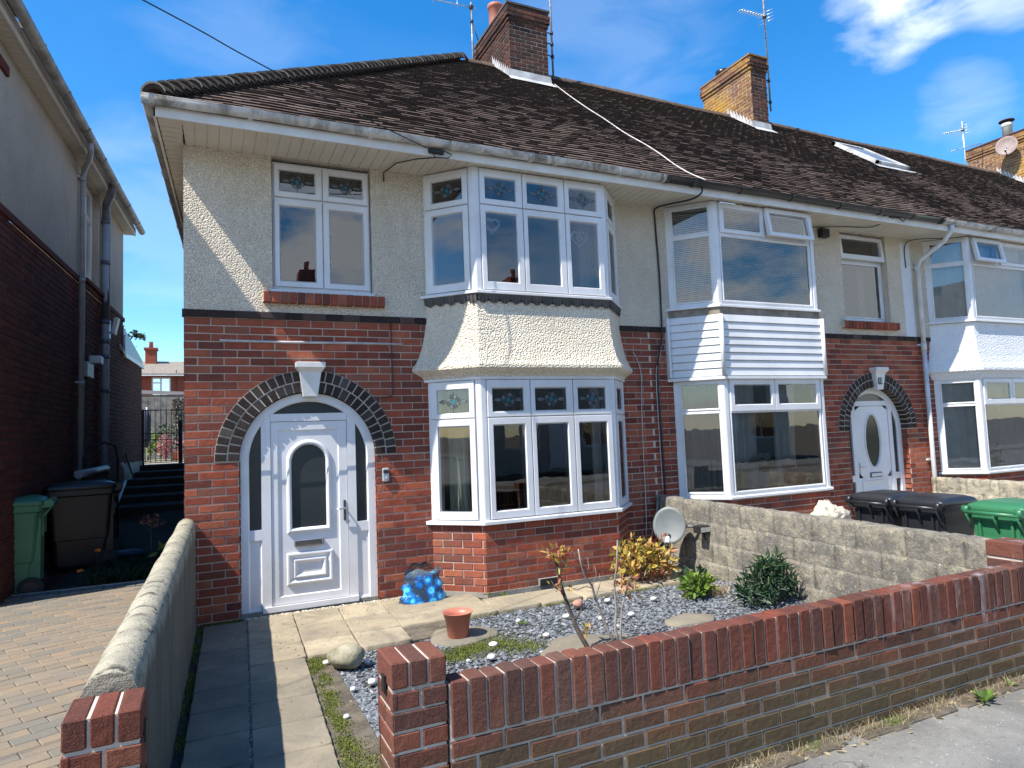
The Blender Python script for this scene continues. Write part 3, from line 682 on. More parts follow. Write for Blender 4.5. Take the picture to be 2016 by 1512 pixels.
def roof_front(root, x0, x1, hip=None, y0=-.60, mat='roof_tile', name='roof'):
    B = MB(); sl = math.hypot(1, TAN); g = .1; ny = (-TAN / sl, 1 / sl)  # slope normal (y,z)
    def S(x, s_, h): # s along slope from eave
        y = y0 + s_ / sl; return (x, y + ny[0] * h, roofz(y) + ny[1] * h + .012 * math.sin(x * 1.3 + y) + .008 * math.sin(x * 3.1 - y * 2))
    LT = (RIDY - y0) * sl; nc = int(LT / g)
    # underlay
    n = 8
    for i in range(n):
        a = x0 + (x1 - x0) * i / n; b = x0 + (x1 - x0) * (i + 1) / n
        if hip and i == 0: pass
    if hip: B.face([S(hip(y0), 0, -.02), S(x1, 0, -.02), S(x1, LT, -.02), S(hip(RIDY), LT, -.02)], mat)
    else: B.face([S(x0, 0, -.02), S(x1, 0, -.02), S(x1, LT, -.02), S(x0, LT, -.02)], mat)
    w = .165
    for k in range(nc + 1):
        s0 = k * g; y = y0 + s0 / sl; xa = hip(y) if hip else x0
        st = math.floor(xa / w) * w - (w / 2 if k % 2 else 0)
        i = 0; x = st
        while x < x1:
            a = max(x, xa) + .0015; b = min(x + w, x1) - .0015; x += w
            if b - a < .02: continue
            t = .021 + ru(-.003, .007); tl = ru(-.003, .003); bc = rnd(); s1 = s0 + ru(-.005, .005); s2 = min(s0 + g + .014, LT + .02)
            p0, p1, p2, p3 = S(a, s1, t), S(b, s1, t + tl), S(b, s2, .003), S(a, s2, .003)
            q0, q1 = S(a, s1, t - .022), S(b, s1, t + tl - .022)
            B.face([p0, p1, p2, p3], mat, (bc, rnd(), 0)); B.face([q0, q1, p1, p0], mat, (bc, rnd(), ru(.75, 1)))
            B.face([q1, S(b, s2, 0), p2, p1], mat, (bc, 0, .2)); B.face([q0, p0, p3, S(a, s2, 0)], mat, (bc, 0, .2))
    r = B.build(name, mat, root, recalc=False)
    # ridge
    Rg = MB(); xa = hip(RIDY) if hip else x0; x = xa
    while x < x1 - .05:
        e = min(x + .30, x1); bc = rnd(); rr = .115
        rows = [[(xx, RIDY + q * math.cos(t), RIDZ - .075 + q * math.sin(t) + .012 * math.sin(xx * 1.3 + 4.3)) for t in [math.pi * j / 8 for j in range(9)]] for xx, q in ((x, rr + .006), (e - .008, rr))]
        Rg.grid(rows, 'roof_tile', (bc, 0, 0), True); Rg.face([(x, a[1], a[2]) for a in rows[0]], 'roof_tile', (bc, 0, .6))
        x = e
    Rg.build('ridge_tiles', 'roof_tile', r, recalc=False)
    return r
def chimney(root, x0, x1, y0, y1, zb, zt, nc, side_mat='brick_chimney', front_mat='brick_chimney', cap='mortar_dark', flash=True, name='chimney'):
    B = MB(); top = zt - nc * .075
    for P0, P1, mt, ph in (((x0, y0), (x1, y0), front_mat, 0), ((x0, y1), (x0, y0), side_mat, 1), ((x1, y0), (x1, y1), side_mat, 1), ((x1, y1), (x0, y1), front_mat, 0)):
        f = Fr(P0, P1); bricks(B, f, 0, f.L, top, nc - 4, ph, mat=mt, mort=.013, jit=.003)
        B.face([f((0, -.01, top)), f((f.L, -.01, top)), f((f.L, -.01, zt)), f((0, -.01, zt))], 'mortar_light')
        for k, o in ((4, .02), (3, .045), (2, .05), (1, .03)):
            f2 = Fr(P0, P1, o); z = zt - k * .075
            u0, u1 = -o, f.L + o
            bricks(B, f2, u0, u1, z, 1, k + ph, mat=mt, mort=.013, jit=.003, depth=.07)
            B.face([f2((u0, -.008, z)), f2((u1, -.008, z)), f2((u1, -.008, z + .075)), f2((u0, -.008, z + .075))], 'mortar_dark')
            B.face([f2((u0, -.001, z + .003)), f2((u1, -.001, z + .003)), f2((u1, -.08, z + .003)), f2((u0, -.08, z + .003))], 'mortar_dark')
    rows = [[(x0 - a, y0 - a, z), (x1 + a, y0 - a, z), (x1 + a, y1 + a, z), (x0 - a, y1 + a, z)] for z, a in ((zt, .045), (zt + .035, .05), (zt + .05, .02), (zt + .06, -.1))]
    B.grid(rows, cap, (.5, 0, 0), False, True); B.face(rows[-1], cap)
    ch = B.build(name, None, root)
    if flash:
        F = MB()
        # front apron + stepped side flashing following slope
        F.face([(x0 - .03, y0 - .012, roofz(y0) + .16), (x1 + .03, y0 - .012, roofz(y0) + .16), (x1 + .05, y0 - .02, roofz(y0) + .03), (x0 - .05, y0 - .02, roofz(y0) + .03)], 'lead')
        F.face([(x0 - .05, y0 - .02, roofz(y0) + .03), (x1 + .05, y0 - .02, roofz(y0) + .03), (x1 + .08, y0 - .16, roofz(y0 - .16) + .03), (x0 - .08, y0 - .16, roofz(y0 - .16) + .03)], 'lead')
        for xx in (x0 - .012, x1 + .012):
            y = y0
            while y < RIDY - .05:
                z = roofz(y); F.face([(xx, y, z + .02), (xx, y + .095, roofz(y + .095) + .02), (xx, y + .095, z + .245 + .03), (xx, y + .02, z + .13)], 'lead'); y += .092
        F.build('lead_flashing', None, ch)
    return ch
def back_roof(root, x0, x1, xh0=None, xh1=None, hipx=None):
    B = MB(); yb = 2 * RIDY + .6
    B.face([(xh0 if xh0 is not None else x0, yb, 4.45), (x1, yb, 4.45), (x1, RIDY, RIDZ - .01), (xh1 if xh1 is not None else x0, RIDY, RIDZ - .01)])
    if hipx: B.face([hipx[0], hipx[1], hipx[2]])
    B.build('rear_roof', 'roof_felt', root)
def rooms(root, x0, x1, xa, xb, zf, z1=4.355, ymax=3.9):
    B = MB(); a, b = x0 + .06, x1 - .06
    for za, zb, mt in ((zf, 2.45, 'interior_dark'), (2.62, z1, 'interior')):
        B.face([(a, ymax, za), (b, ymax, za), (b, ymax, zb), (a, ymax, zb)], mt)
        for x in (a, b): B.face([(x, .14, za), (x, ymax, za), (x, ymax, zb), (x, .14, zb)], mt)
        for z in (za, zb):
            P = bayring(xa, xb, -.09, z, .14)
            B.face([(a, .14, z)] + P + [(b, .14, z), (b, ymax, z), (a, ymax, z)], mt)
        for u, v in ((a, xa + .13), (xb - .13, b)):
            if za < 1: B.face([(u, .14, za), (v, .14, za), (v, .14, zb), (u, .14, zb)], mt)
    B.build('interior', None, root)
def soffit_boards(B, x0, x1, ya, yb, z, mat='soffit'):
    x = x0
    while x < x1 - 1e-4:
        e = min(x + .102, x1); 
        B.box(x + .001, e - .006, ya, yb, z, z + .012, mat); x = e
    B.box(x0, x1, ya, yb, z + .006, z + .016, mat)

WALLF = Fr((0, 0), (1, 0))
def facade(root, x0, x1, zg, xa, xb, cx, wx0, wx1, ren, brickm='brick_red', bay=None, mort='mortar'):
    # brick ground floor
    f = WALLF; nc = int(round((BAND - zg) / .075)); z0 = BAND - nc * .075
    ae = arch_excl(cx, .64, 1.405, .755)
    def ex(za, zb): return ae(za, zb) + [(xa + .03, xb - .03)]
    B = MB(); bricks(B, f, x0, x1, z0, nc, nc + 1, ex, mat=brickm)
    mortar_field(B, f, x0, x1, z0, BAND, cx, .64, 1.405, mort, extra=[(xa + .02, xb - .02, z0 - 1, BAND + 1)])
    for s_ in (-1, 1):   # brick returns of the doorway
        u = cx + s_ * .64; fr2 = Fr((u, 0), (u, .12)) if s_ < 0 else Fr((u, .12), (u, 0))
        bricks(B, Fr((u, .0), (u, .13)) if s_ > 0 else Fr((u, .13), (u, 0)), 0, .11, z0, int((1.405 - z0) / .075), 0, mat=brickm, depth=.01)
        B.face([(u + s_ * .006, .0, z0), (u + s_ * .006, .2, z0), (u + s_ * .006, .2, 1.405), (u + s_ * .006, 0, 1.405)], mort)
    w = B.build('brick_wall', None, root)
    A = MB(); arch_ring(A, f, cx, .64, .85, 1.405, 'brick_ring_black', 'mortar_light'); A.build('arch', None, root)
    # dark string course
    S = MB(); segs = [(x0 - (.015 if x0 == 0 else 0), xa + .0), (xb, x1)]
    for a, b in segs:
        S = MB(); u = a
        while u < b - .02:
            e = min(u + random.choice((.225, .225, .165, .19)), b)
            S.bevbox(u + .004, e - .004, -.016 + ru(-.003, .003), .05, BAND + .004, BAND + .068, .004, 'brick_black', (rnd(), rnd(), 0)); u = e
        S.box(a, b, -.004, .05, BAND, BAND + .072, 'mortar_dark')
        S.build('string_course', None, root)
    W = MB(); rect_holes(W, f, x0, x1, BAND + .07, SOF, [(wx0, wx1, 3.03, SOF + 1), (xa + .02, xb - .02, 0, 9)], .006, .12, ren)
    W.box(x0, x1, -.004, .012, BAND + .066, BAND + .074, ren)
    W.build('render_wall', None, root)
    # tile-on-edge sill
    T = MB(); u = wx0 - .095; e1 = wx1 + .11; n = int((e1 - u) / .075); st = (e1 - u) / n
    for k in range(n):
        T.bevbox(u + k * st + .004, u + (k + 1) * st - .004, -.075 + ru(-.002, .002), .02, 2.905, 3.012, .006, brickm, (rnd(), rnd(), 0))
    T.box(u + .003, e1 - .003, -.062, .02, 2.912, 3.006, mort); T.build('brick_sill', None, root)
    # bay base
    Bb = MB(); P = bayring(xa, xb, 0, 0); zt = .66; ncb = int(math.ceil((zt - zg) / .075)); zb0 = BAND - math.ceil((BAND - zg) / .075) * .075
    for i in range(3):
        fb = Fr(P[i][:2], P[i + 1][:2]); n2 = int((zt - z0) / .075 + .5)
        bricks(Bb, fb, 0, fb.L, z0, n2, i, mat=brickm)
        Bb.face([fb((0, -.009, z0)), fb((fb.L, -.009, z0)), fb((fb.L, -.009, zt)), fb((0, -.009, zt))], mort)
    Bb.build('bay_base', None, root)
    if zg > -.15:
        C_ = MB(); bayloft(C_, xa, xb, [(-.1, .012), (-.015, .012)], 'concrete'); C_.build('bay_plinth', None, root)
def baysill(root, xa, xb, z0, z1, out=.045, name='sill', mat='upvc_white'):
    S = MB(); bayloft(S, xa, xb, [(z0, out - .006), (z0 + .003, out), (z1 - .012, out), (z1 - .006, out - .004), (z1, .0)], mat); return S.build(name, mat, root)
def corner_posts(root, xa, xb, z0, z1, name='bay_post', mat='upvc_white'):
    P = bayring(xa, xb, .012, 0); Q = bayring(xa, xb, -.06, 0)
    for i in (1, 2):
        B = MB(); f1 = Fr(P[i - 1][:2], P[i][:2]); f2 = Fr(P[i][:2], P[i + 1][:2])
        a = f1((f1.L - .055, 0, 0)); b = f2((.055, 0, 0)); c = (P[i][0], P[i][1]); a2 = f1((f1.L - .055, -.07, 0)); b2 = f2((.055, -.07, 0))
        # slightly rounded nose
        m1 = ((a[0] + c[0] * 5) / 6, (a[1] + c[1] * 5) / 6); m2 = ((b[0] + c[0] * 5) / 6, (b[1] + c[1] * 5) / 6)
        ring = [a2[:2], a[:2], m1, m2, b[:2], b2[:2]]
        B.grid([[(p[0], p[1], z) for p in ring] for z in (z0, z1)], mat, (.5, 0, 0), False, True); B.build(name, mat, root)

# ================= house 1 (the end house) =================
H1 = thing('end_terrace_house', 'end terrace house in front, cream pebbledash over red brick, white arched door on its left', 'house', (2.6, 0, 0))
facade(H1, 0, 5.2, -.1, 2.31, 4.75, 1.10, .775, 1.75, 'render_cream')
K = MB(); keystone(K, WALLF, 1.105); K.build('keystone', 'paint_white', H1)
front_door(H1, WALLF, 1.10, -.0, 1)
# side wall, back wall
B = MB(); xs = lambda y: .045 * y
B.face([(0, 0, -.2), (xs(8.7), 8.7, -.2), (xs(8.7), 8.7, BAND), (0, 0, BAND)], 'brick_dark'); B.face([(0, 0, BAND), (xs(8.7), 8.7, BAND), (xs(8.7), 8.7, SOF + .1), (0, 0, SOF + .1)], 'render_cream')
B.face([(xs(8.7), 8.7, -.2), (5.2, 8.7, -.2), (5.2, 8.7, 4.5), (xs(8.7), 8.7, 4.5)], 'brick_dark'); B.face([(5.2, .3, -.2), (5.2, 8.7, -.2), (5.2, 8.7, 4.4), (5.2, .3, 4.4)], 'interior_dark'); B.build('side_wall', None, H1)
fl = Fr((0, .24), (0, 0)); B = MB(); bricks(B, fl, 0, .225, BAND - 38 * .075, 38, 0, mat='brick_red'); B.build('brick_corner', None, H1)
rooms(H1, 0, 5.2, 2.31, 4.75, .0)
# soffit + fascia
B = MB(); soffit_boards(B, 0, 5.2, -.545, .0, SOF)
y = -.545
while y < 8.6:
    B.box(0, 1, 0, 1, 0, 1, 'soffit', T=lambda p, y=y: (-.185 + .045 * (y + .545) + p[0] * .186, y + p[1] * .094, SOF + p[2] * .012)); y += .102
B.box(-.185, 0, -.545, -.40, SOF + .002, SOF + .014, 'soffit')
B.build('soffit', None, H1)
B = MB(); B.bevbox(-.2, 5.2, -.565, -.546, SOF - .018, 4.50, .003, 'paint_white')
B.grid([[(-.215 + .045 * (yy + .55), yy, z) for z in (SOF - .018, 4.50)] for yy in (-.565, 8.8)], 'paint_white', smooth=False)
B.grid([[(-.196 + .045 * (yy + .55), yy, z) for z in (SOF - .018, 4.50)] for yy in (-.565, 8.8)], 'paint_white', smooth=False)
B.grid([[(a + .045 * (yy + .55), yy, SOF - .018) for a in (-.215, -.196)] for yy in (-.565, 8.8)], 'paint_white', smooth=False); B.build('fascia', None, H1)
gutter(H1, -.30, 5.07, -.605, 4.495, 'gutter_grey', joints=(-.22, .55, 1.62, 2.45, 3.32, 3.62, 4.45, 5.05))
gutter(H1, -.64, 8.8, -.245, 4.485, 'gutter_dirty', joints=(.2, 1.1, 2.0, 3.0, 4.0), P=lambda x, y, z: (y + .045 * (x + .6), x, z))
hip = lambda y: -.29 + (y + .6) * (4.89 / 4.95)
roof1 = roof_front(H1, -.3, 5.2, hip)
back_roof(H1, -.3, 5.2, .12, 4.6, ((-.29, -.6, 4.46), (.15, 9.3, 4.45), (4.6, RIDY, RIDZ - .02)))
# bonnet hip tiles
B = MB(); p0 = Vector((hip(-.50), -.50, 4.56)); p1 = Vector((4.6, RIDY, RIDZ + .03)); d = (p1 - p0); Lh = d.length; d.normalize(); n = int(Lh / .118)
side = d.cross(Vector((0, 0, 1))).normalized(); upv = side.cross(d)
for k in range(n):
    c = p0 + d * (k * .118 - .03); t = ru(-.005, .005); bc = rnd()
    def arc(s_, r, lift): return [tuple(c + d * s_ + side * (r * math.cos(a)) + upv * (r * .72 * math.sin(a) + lift - .03)) for a in [math.pi * j / 8 for j in range(9)]]
    B.grid([arc(0, .135 + t, .05), arc(.19, .09, -.01)], 'roof_tile', (bc * .3, 0, .55), True)
    B.grid([arc(0, .135 + t, .05), arc(.001, .123 + t, .042)], 'tile_cement' if k % 4 else 'mortar_light', (bc, 0, 0), False)
    B.grid([arc(.001, .123 + t, .042), arc(.003, .10, .02)], 'roof_tile', (0, 0, .8), False)
    B.grid([arc(.0, .118 + t, .028), arc(.12, .09, .0)], 'roof_tile', (.1, 0, 0), True)
B.build('hip_tiles', None, roof1, recalc=False)
B = MB(); B.lathe((p0.x + .05, p0.y + .05, 4.47), [(.06, 0), (.1, .04), (.08, .08)], 8, 'tile_cement'); B.build('hip_bedding', None, roof1)
ch1 = chimney(H1, 5.17, 5.95, 3.6, 5.1, 7.6, 9.26, 26, 'brick_chimney', 'brick_chimney')
B = MB(); B.lathe((5.45, 4.75, 9.3), [(.14, 0), (.135, .3), (.13, .62), (.155, .64), (.155, .70), (.12, .71), (.11, .4)], 20, 'terracotta'); B.build('chimney_pot', None, ch1)
# small window
f = Fr((.785, 0), (1.742, 0), -.045)
def R4(a, b, c, d): return (a - .785, b - .785, c, d)
window(H1, f, 3.045, 4.335, sashes=[(R4(.80, 1.258, 3.985, 4.315), R4(.857, 1.188, 4.05, 4.255), 0), (R4(1.268, 1.727, 3.985, 4.315), R4(1.337, 1.668, 4.05, 4.255), 0),
    (R4(.80, 1.258, 3.085, 3.965), R4(.857, 1.188, 3.148, 3.89), 0), (R4(1.268, 1.727, 3.085, 3.965), R4(1.337, 1.668, 3.148, 3.89), 0)], leaded=True)
B = MB(); B.bevbox(.76, 1.765, -.02, .1, 3.018, 3.046, .004, 'upvc_white'); B.build('sill', None, H1)
# bay windows
def bay1(z0, z1, tr, top, bot, name):
    P = bayring(2.31, 4.75, 0, 0)
    f = Fr(P[0][:2], P[1][:2]); 
    window(H1, f, z0, z1, sashes=[((.035, .535, tr + .006, z1 - .012), (.12, .465, top[0], top[1]), 0), ((.035, .535, z0 + .012, tr - .006), (.12, .462, bot[0], bot[1]), 0)], wname=name, leaded=True)
    f = Fr(P[1][:2], P[2][:2]); o = P[1][0]; S_ = []
    for a, b in ((2.795, 3.282), (3.292, 3.80), (3.81, 4.29)):
        pa, pb = {2.795: (2.86, 3.205), 3.292: (3.352, 3.72), 3.81: (3.875, 4.217)}[a]
        S_ += [((a - o, b - o, tr + .006, z1 - .012), (pa - o, pb - o, top[0], top[1]), 0), ((a - o, b - o, z0 + .012, tr - .006), (pa - o, pb - o, bot[0], bot[1]), 0)]
    window(H1, f, z0, z1, sashes=S_, wname=name, leaded=True)
    f = Fr(P[2][:2], P[3][:2]); l = f.L
    window(H1, f, z0, z1, sashes=[((l - .535, l - .035, tr + .006, z1 - .012), (l - .465, l - .12, top[0], top[1]), 0), ((l - .535, l - .035, z0 + .012, tr - .006), (l - .462, l - .12, bot[0], bot[1]), 0)], wname=name, leaded=True)
    corner_posts(H1, 2.31, 4.75, z0, z1)
bay1(3.055, 4.365, 3.968, (4.042, 4.262), (3.158, 3.885), 'bay_window')
bay1(.695, 2.135, 1.735, (1.80, 2.03), (.79, 1.65), 'bay_window')
baysill(H1, 2.31, 4.75, 3.02, 3.058); baysill(H1, 2.31, 4.75, .655, .698)
B = MB(); bayloft(B, 2.31, 4.75, [(2.95, .0), (2.86, .0), (2.74, .005), (2.62, .018), (2.50, .038), (2.40, .062), (2.32, .092), (2.275, .118), (2.245, .118), (2.215, .085), (2.185, .045), (2.135, .02)], 'render_apron', smooth=False)
B.build('bay_apron', None, H1)
B = MB(); bayloft(B, 2.31, 4.75, [(2.128, .012), (2.13, .03), (2.165, .03), (2.167, .0)], 'upvc_white'); B.build('window_head', None, H1)
B = MB(); P = bayring(2.31, 4.75, .004, 0)
for i in range(3):
    f = Fr(P[i][:2], P[i + 1][:2]); n = int(f.L / .006)
    rows = [[f((f.L * k / n, .030, 3.022)) for k in range(n + 1)], [f((f.L * k / n, .012 + .01 * math.sin(k * .9), 2.972 - .048 * abs(math.sin(math.pi * f.L * k / n / .125)) ** .7)) for k in range(n + 1)]]
    B.grid(rows, 'lead_dark', (.5, 0, 0), False)
B.build('scalloped_lead', None, H1)
B = MB(); 
for k in range(9):
    z = .002 + k * .008
B.bevbox(3.30, 3.52, -.455, -.43, -.022, .055, .004, 'concrete')
for k in range(6): B.box(3.31, 3.51, -.462, -.45, -.014 + k * .0115, -.008 + k * .0115, 'iron_black')
B.build('air_brick', None, H1)
# mortar scar line + thin cable on the wall
B = MB(); B.tube([(.3, -.002, 2.535), (.9, -.004, 2.53), (1.5, -.003, 2.536), (2.05, -.002, 2.535)], .012, 6, 'lead'); B.build('lead_strip', None, H1)
B = MB(); B.tube([(1.925, -.006, 2.75), (1.928, -.008, 2.4), (1.935, -.008, 2.06), (1.92, -.008, 2.0), (1.87, -.01, 1.985), (1.80, -.012, 1.98), (1.76, -.014, 1.955)], .006, 6, 'cable_brown')
B.build('wall_cable', None, H1)

# ================= houses 2 and 3 =================
def terrace(name, label, X, ren, style, brickm='brick_red', full=True):
    H = thing(name, label, 'house', (X + 2.55, 0, -.3))
    x1 = X + 5.1; xa, xb = X + .32, X + 2.86; cx = X + 4.07; wx0, wx1 = X + 3.52, X + 4.52
    facade(H, X, x1, -.3, xa, xb, cx, wx0, wx1, ren, brickm)
    K = MB(); keystone(K, WALLF, cx + .02); K.build('keystone', 'paint_white', H)
    front_door(H, WALLF, cx, -.22, 2)
    rooms(H, X, x1, xa, xb, .0)
    B = MB(); B.face([(X, 8.7, -.3), (x1, 8.7, -.3), (x1, 8.7, 4.5), (X, 8.7, 4.5)], 'brick_dark'); B.face([(x1, .3, -.3), (x1, 8.7, -.3), (x1, 8.7, 4.4), (x1, .3, 4.4)], 'interior_dark'); B.build('rear_wall', None, H)
    B = MB(); soffit_boards(B, X, x1, -.545, 0, SOF); B.build('soffit', None, H)
    B = MB(); B.bevbox(X, x1, -.565, -.546, SOF - .018, 4.50, .003, 'paint_white'); B.build('fascia', None, H)
    roof_front(H, X, x1); back_roof(H, X, x1)
    P = bayring(xa, xb, 0, 0)
    # small window, top light ajar
    f = Fr((wx0 + .01, 0), (wx1 - .01, 0), -.085); l = f.L
    window(H, f, 3.03, 4.36, sashes=[((.01, l - .01, 3.965, 4.33), (.075, l - .075, 4.05, 4.275), R(5 if style == 2 else 0))], fixed=[(.075, l - .075, 3.105, 3.90)])
    # bays
    zt = 4.36
    for (z0, z1, tr, top, bot, op) in ((3.055, 4.36, 3.955, (4.03, 4.275), (3.115, 3.915), 1), (.70, 2.135, 1.715, (1.815, 2.05), (.755, 1.705), 0)):
        f = Fr(P[0][:2], P[1][:2]); window(H, f, z0, z1, fixed=[(.10, .53, top[0] - .04, top[1] + .02), (.10, .53, bot[0], bot[1])], wname='bay_window')
        f = Fr(P[1][:2], P[2][:2]); l = f.L; m_ = l * .485
        window(H, f, z0, z1, sashes=[((.085, m_ - .004, tr + .012, z1 - .01), (.16, m_ - .07, top[0], top[1]), R(10) if (op and style == 3) else 0), ((m_ + .004, l - .075, tr + .012, z1 - .01), (m_ + .07, l - .15, top[0], top[1]), R(9) if (op and style == 2) else 0)],
               fixed=[(.10, l - .10, bot[0], bot[1])], wname='bay_window')
        f = Fr(P[2][:2], P[3][:2]); l = f.L; window(H, f, z0, z1, fixed=[(l - .53, l - .10, top[0] - .04, top[1] + .02), (l - .53, l - .10, bot[0], bot[1])], wname='bay_window')
        corner_posts(H, xa, xb, z0, z1)
    baysill(H, xa, xb, 3.02, 3.058); baysill(H, xa, xb, .665, .703)
    if style == 2:
        B = MB(); bayloft(B, xa, xb, [(3.018, .02), (2.93, .02)], 'tile_cement'); B.build('mortar_band', None, H)
        B = MB(); z = 2.93; prof = []
        while z > 2.17: prof += [(z, .018), (z - .008, .03), (z - .088, .042), (z - .09, .026)]; z -= .0955
        bayloft(B, xa, xb, prof, 'upvc_white'); 
        Q = bayring(xa, xb, .045, 0)
        for i in (1, 2): B.tube([(Q[i][0], Q[i][1], 2.17), (Q[i][0], Q[i][1], 2.925)], .028, 8, 'upvc_white')
        for i, sgn in ((0, 1), (3, -1)): B.box(Q[i][0] - .02, Q[i][0] + .02, -.05, .0, 2.17, 2.925, 'upvc_white')
        B.build('bay_cladding', None, H)
        B = MB(); bayloft(B, xa, xb, [(2.125, .055), (2.128, .06), (2.165, .06), (2.168, .0)], 'upvc_white'); B.build('cladding_trim', None, H)
        g = gutter(H, X - .13, X + 4.98, -.605, 4.49, 'gutter_black', joints=(X - .1, X + .3, X + 1.05, X + 1.9, X + 2.8, X + 3.6, X + 4.3, X + 4.96))
    else:
        B = MB(); bayloft(B, xa, xb, [(3.015, .0), (2.86, .0), (2.74, .012), (2.60, .03), (2.48, .05), (2.38, .075), (2.29, .11), (2.255, .11), (2.22, .06), (2.135, .02)], 'render_white'); B.build('bay_apron', None, H)
        g = gutter(H, X - .12, x1, -.605, 4.495, 'gutter_grey', joints=(X + .3, X + 1.1, X + 1.9, X + 2.8, X + 3.6, X + 4.3))
    return H
H2 = terrace('terraced_house', 'middle terraced house with white plastic boarding between its bay windows and an oval-glazed door', 5.2, 'render_cream', 2)
H3 = terrace('terraced_house', 'terraced house at the right edge with white rendered bay and net curtains', 10.3, 'render_cream', 3)
# pale end pilaster strip & flat brackets
B = MB(); B.bevbox(10.05, 10.28, -.012, .02, BAND + .07, 4.30, .004, 'render_white'); B.build('painted_strip', None, H2)
B = MB(); B.bevbox(5.95, 6.2, -.55, -.53, 4.30, 4.315, .002, 'alu')
for a in (6.42, 7.15): B.bevbox(a, a + .24, -.462, -.44, 4.335, 4.35, .003, 'gutter_grey')
B.bevbox(8.83, 9.45, .05, .075, 4.34, 4.352, .003, 'gutter_grey'); B.build('trickle_vent', None, H2)
B = MB(); B.bevbox(8.27, 8.42, -.09, .0, 4.22, 4.34, .004, 'iron_black'); B.build('vent_box', None, H2)
# number plate with the digits 12
B = MB(); B.bevbox(9.232, 9.318, -.078, -.066, 2.075, 2.175, .006, 'plate_slate'); pl = B.build('number_plate', None, H2)
cu = bpy.data.curves.new('t', 'FONT'); cu.body = '12'; cu.size = .085; cu.align_x = 'CENTER'; cu.align_y = 'CENTER'; cu.extrude = .001
to = bpy.data.objects.new('t', cu); col.objects.link(to); bpy.context.view_layer.update()
me = bpy.data.meshes.new_from_object(to.evaluated_get(bpy.context.evaluated_depsgraph_get())); bpy.data.objects.remove(to)
me.transform(Matrix.Translation(Vector((9.275, -.0795, 2.125)) - Vector(WL[H2.name])) @ Matrix.Rotation(R(90), 4, 'X')); me.materials.clear(); me.materials.append(MATS['card_white'])
dg = bpy.data.objects.new('digits', me); col.objects.link(dg); dg.parent = pl
# downpipe on the boundary of 2/3
B = MB(); B.tube([(10.42, -.6, 4.44), (10.42, -.6, 4.36), (10.40, -.48, 4.22), (10.36, -.12, 4.02), (10.36, -.07, 3.93), (10.36, -.06, 2.6)], .034, 10, 'pipe_white')
B.tube([(10.36, -.06, 2.62), (10.36, -.06, -.3)], .034, 10, 'pipe_white'); B.tube([(10.36, -.06, 2.6), (10.36, -.06, 2.72)], .042, 10, 'pipe_white'); B.tube([(10.36, -.06, 3.86), (10.36, -.06, 3.95)], .042, 10, 'pipe_white')
for z in (3.9, 2.68, .9): B.box(10.28, 10.44, -.03, 0, z, z + .025, 'pipe_white')
B.build('downpipe', None, H2)
# skylight on roof 3
B = MB(); sl = math.hypot(1, TAN); ny = (-TAN / sl, 1 / sl)
def SS(x, y, h): return (x, y + ny[0] * h, roofz(y) + ny[1] * h)
def skf(x, y, h): return SS(x, y, h)
x0, x1, y0, y1 = 13.0, 13.98, 2.33, 3.40
for a, b, c, d in ((x0, x0 + .08, y0, y1), (x1 - .08, x1, y0, y1), (x0, x1, y0, y0 + .07), (x0, x1, y1 - .07, y1)):
    P = [SS(a, c, .02), SS(b, c, .02), SS(b, d, .02), SS(a, d, .02)]; Q = [SS(a, c, .10), SS(b, c, .10), SS(b, d, .10), SS(a, d, .10)]
    B.grid([P, Q], 'lead', (.5, 0, 0), False, True); B.face(Q, 'lead')
B.face([SS(x0 - .15, y0, .03), SS(x1 + .15, y0, .03), SS(x1 + .18, y0 - .16, .03), SS(x0 - .18, y0 - .16, .03)], 'lead'); rl = B.build('roof_window', None, H3)
B = MB(); B.face([SS(x0 + .07, y0 + .06, .085), SS(x1 - .07, y0 + .06, .085), SS(x1 - .07, y1 - .06, .085), SS(x0 + .07, y1 - .06, .085)]); B.build('pane', 'glass_obscure', rl, recalc=False)
ch2 = chimney(H2, 10.92, 11.38, 3.6, 5.1, 7.6, 9.50, 26, 'brick_lichen', 'brick_chimney', 'brick_lichen')
B = MB(); B.lathe((11.15, 4.65, 9.5), [(.12, 0), (.12, .14), (.16, .16), (.16, .24), (.13, .25)], 18, 'gutter_black'); B.build('chimney_pot', None, ch2)

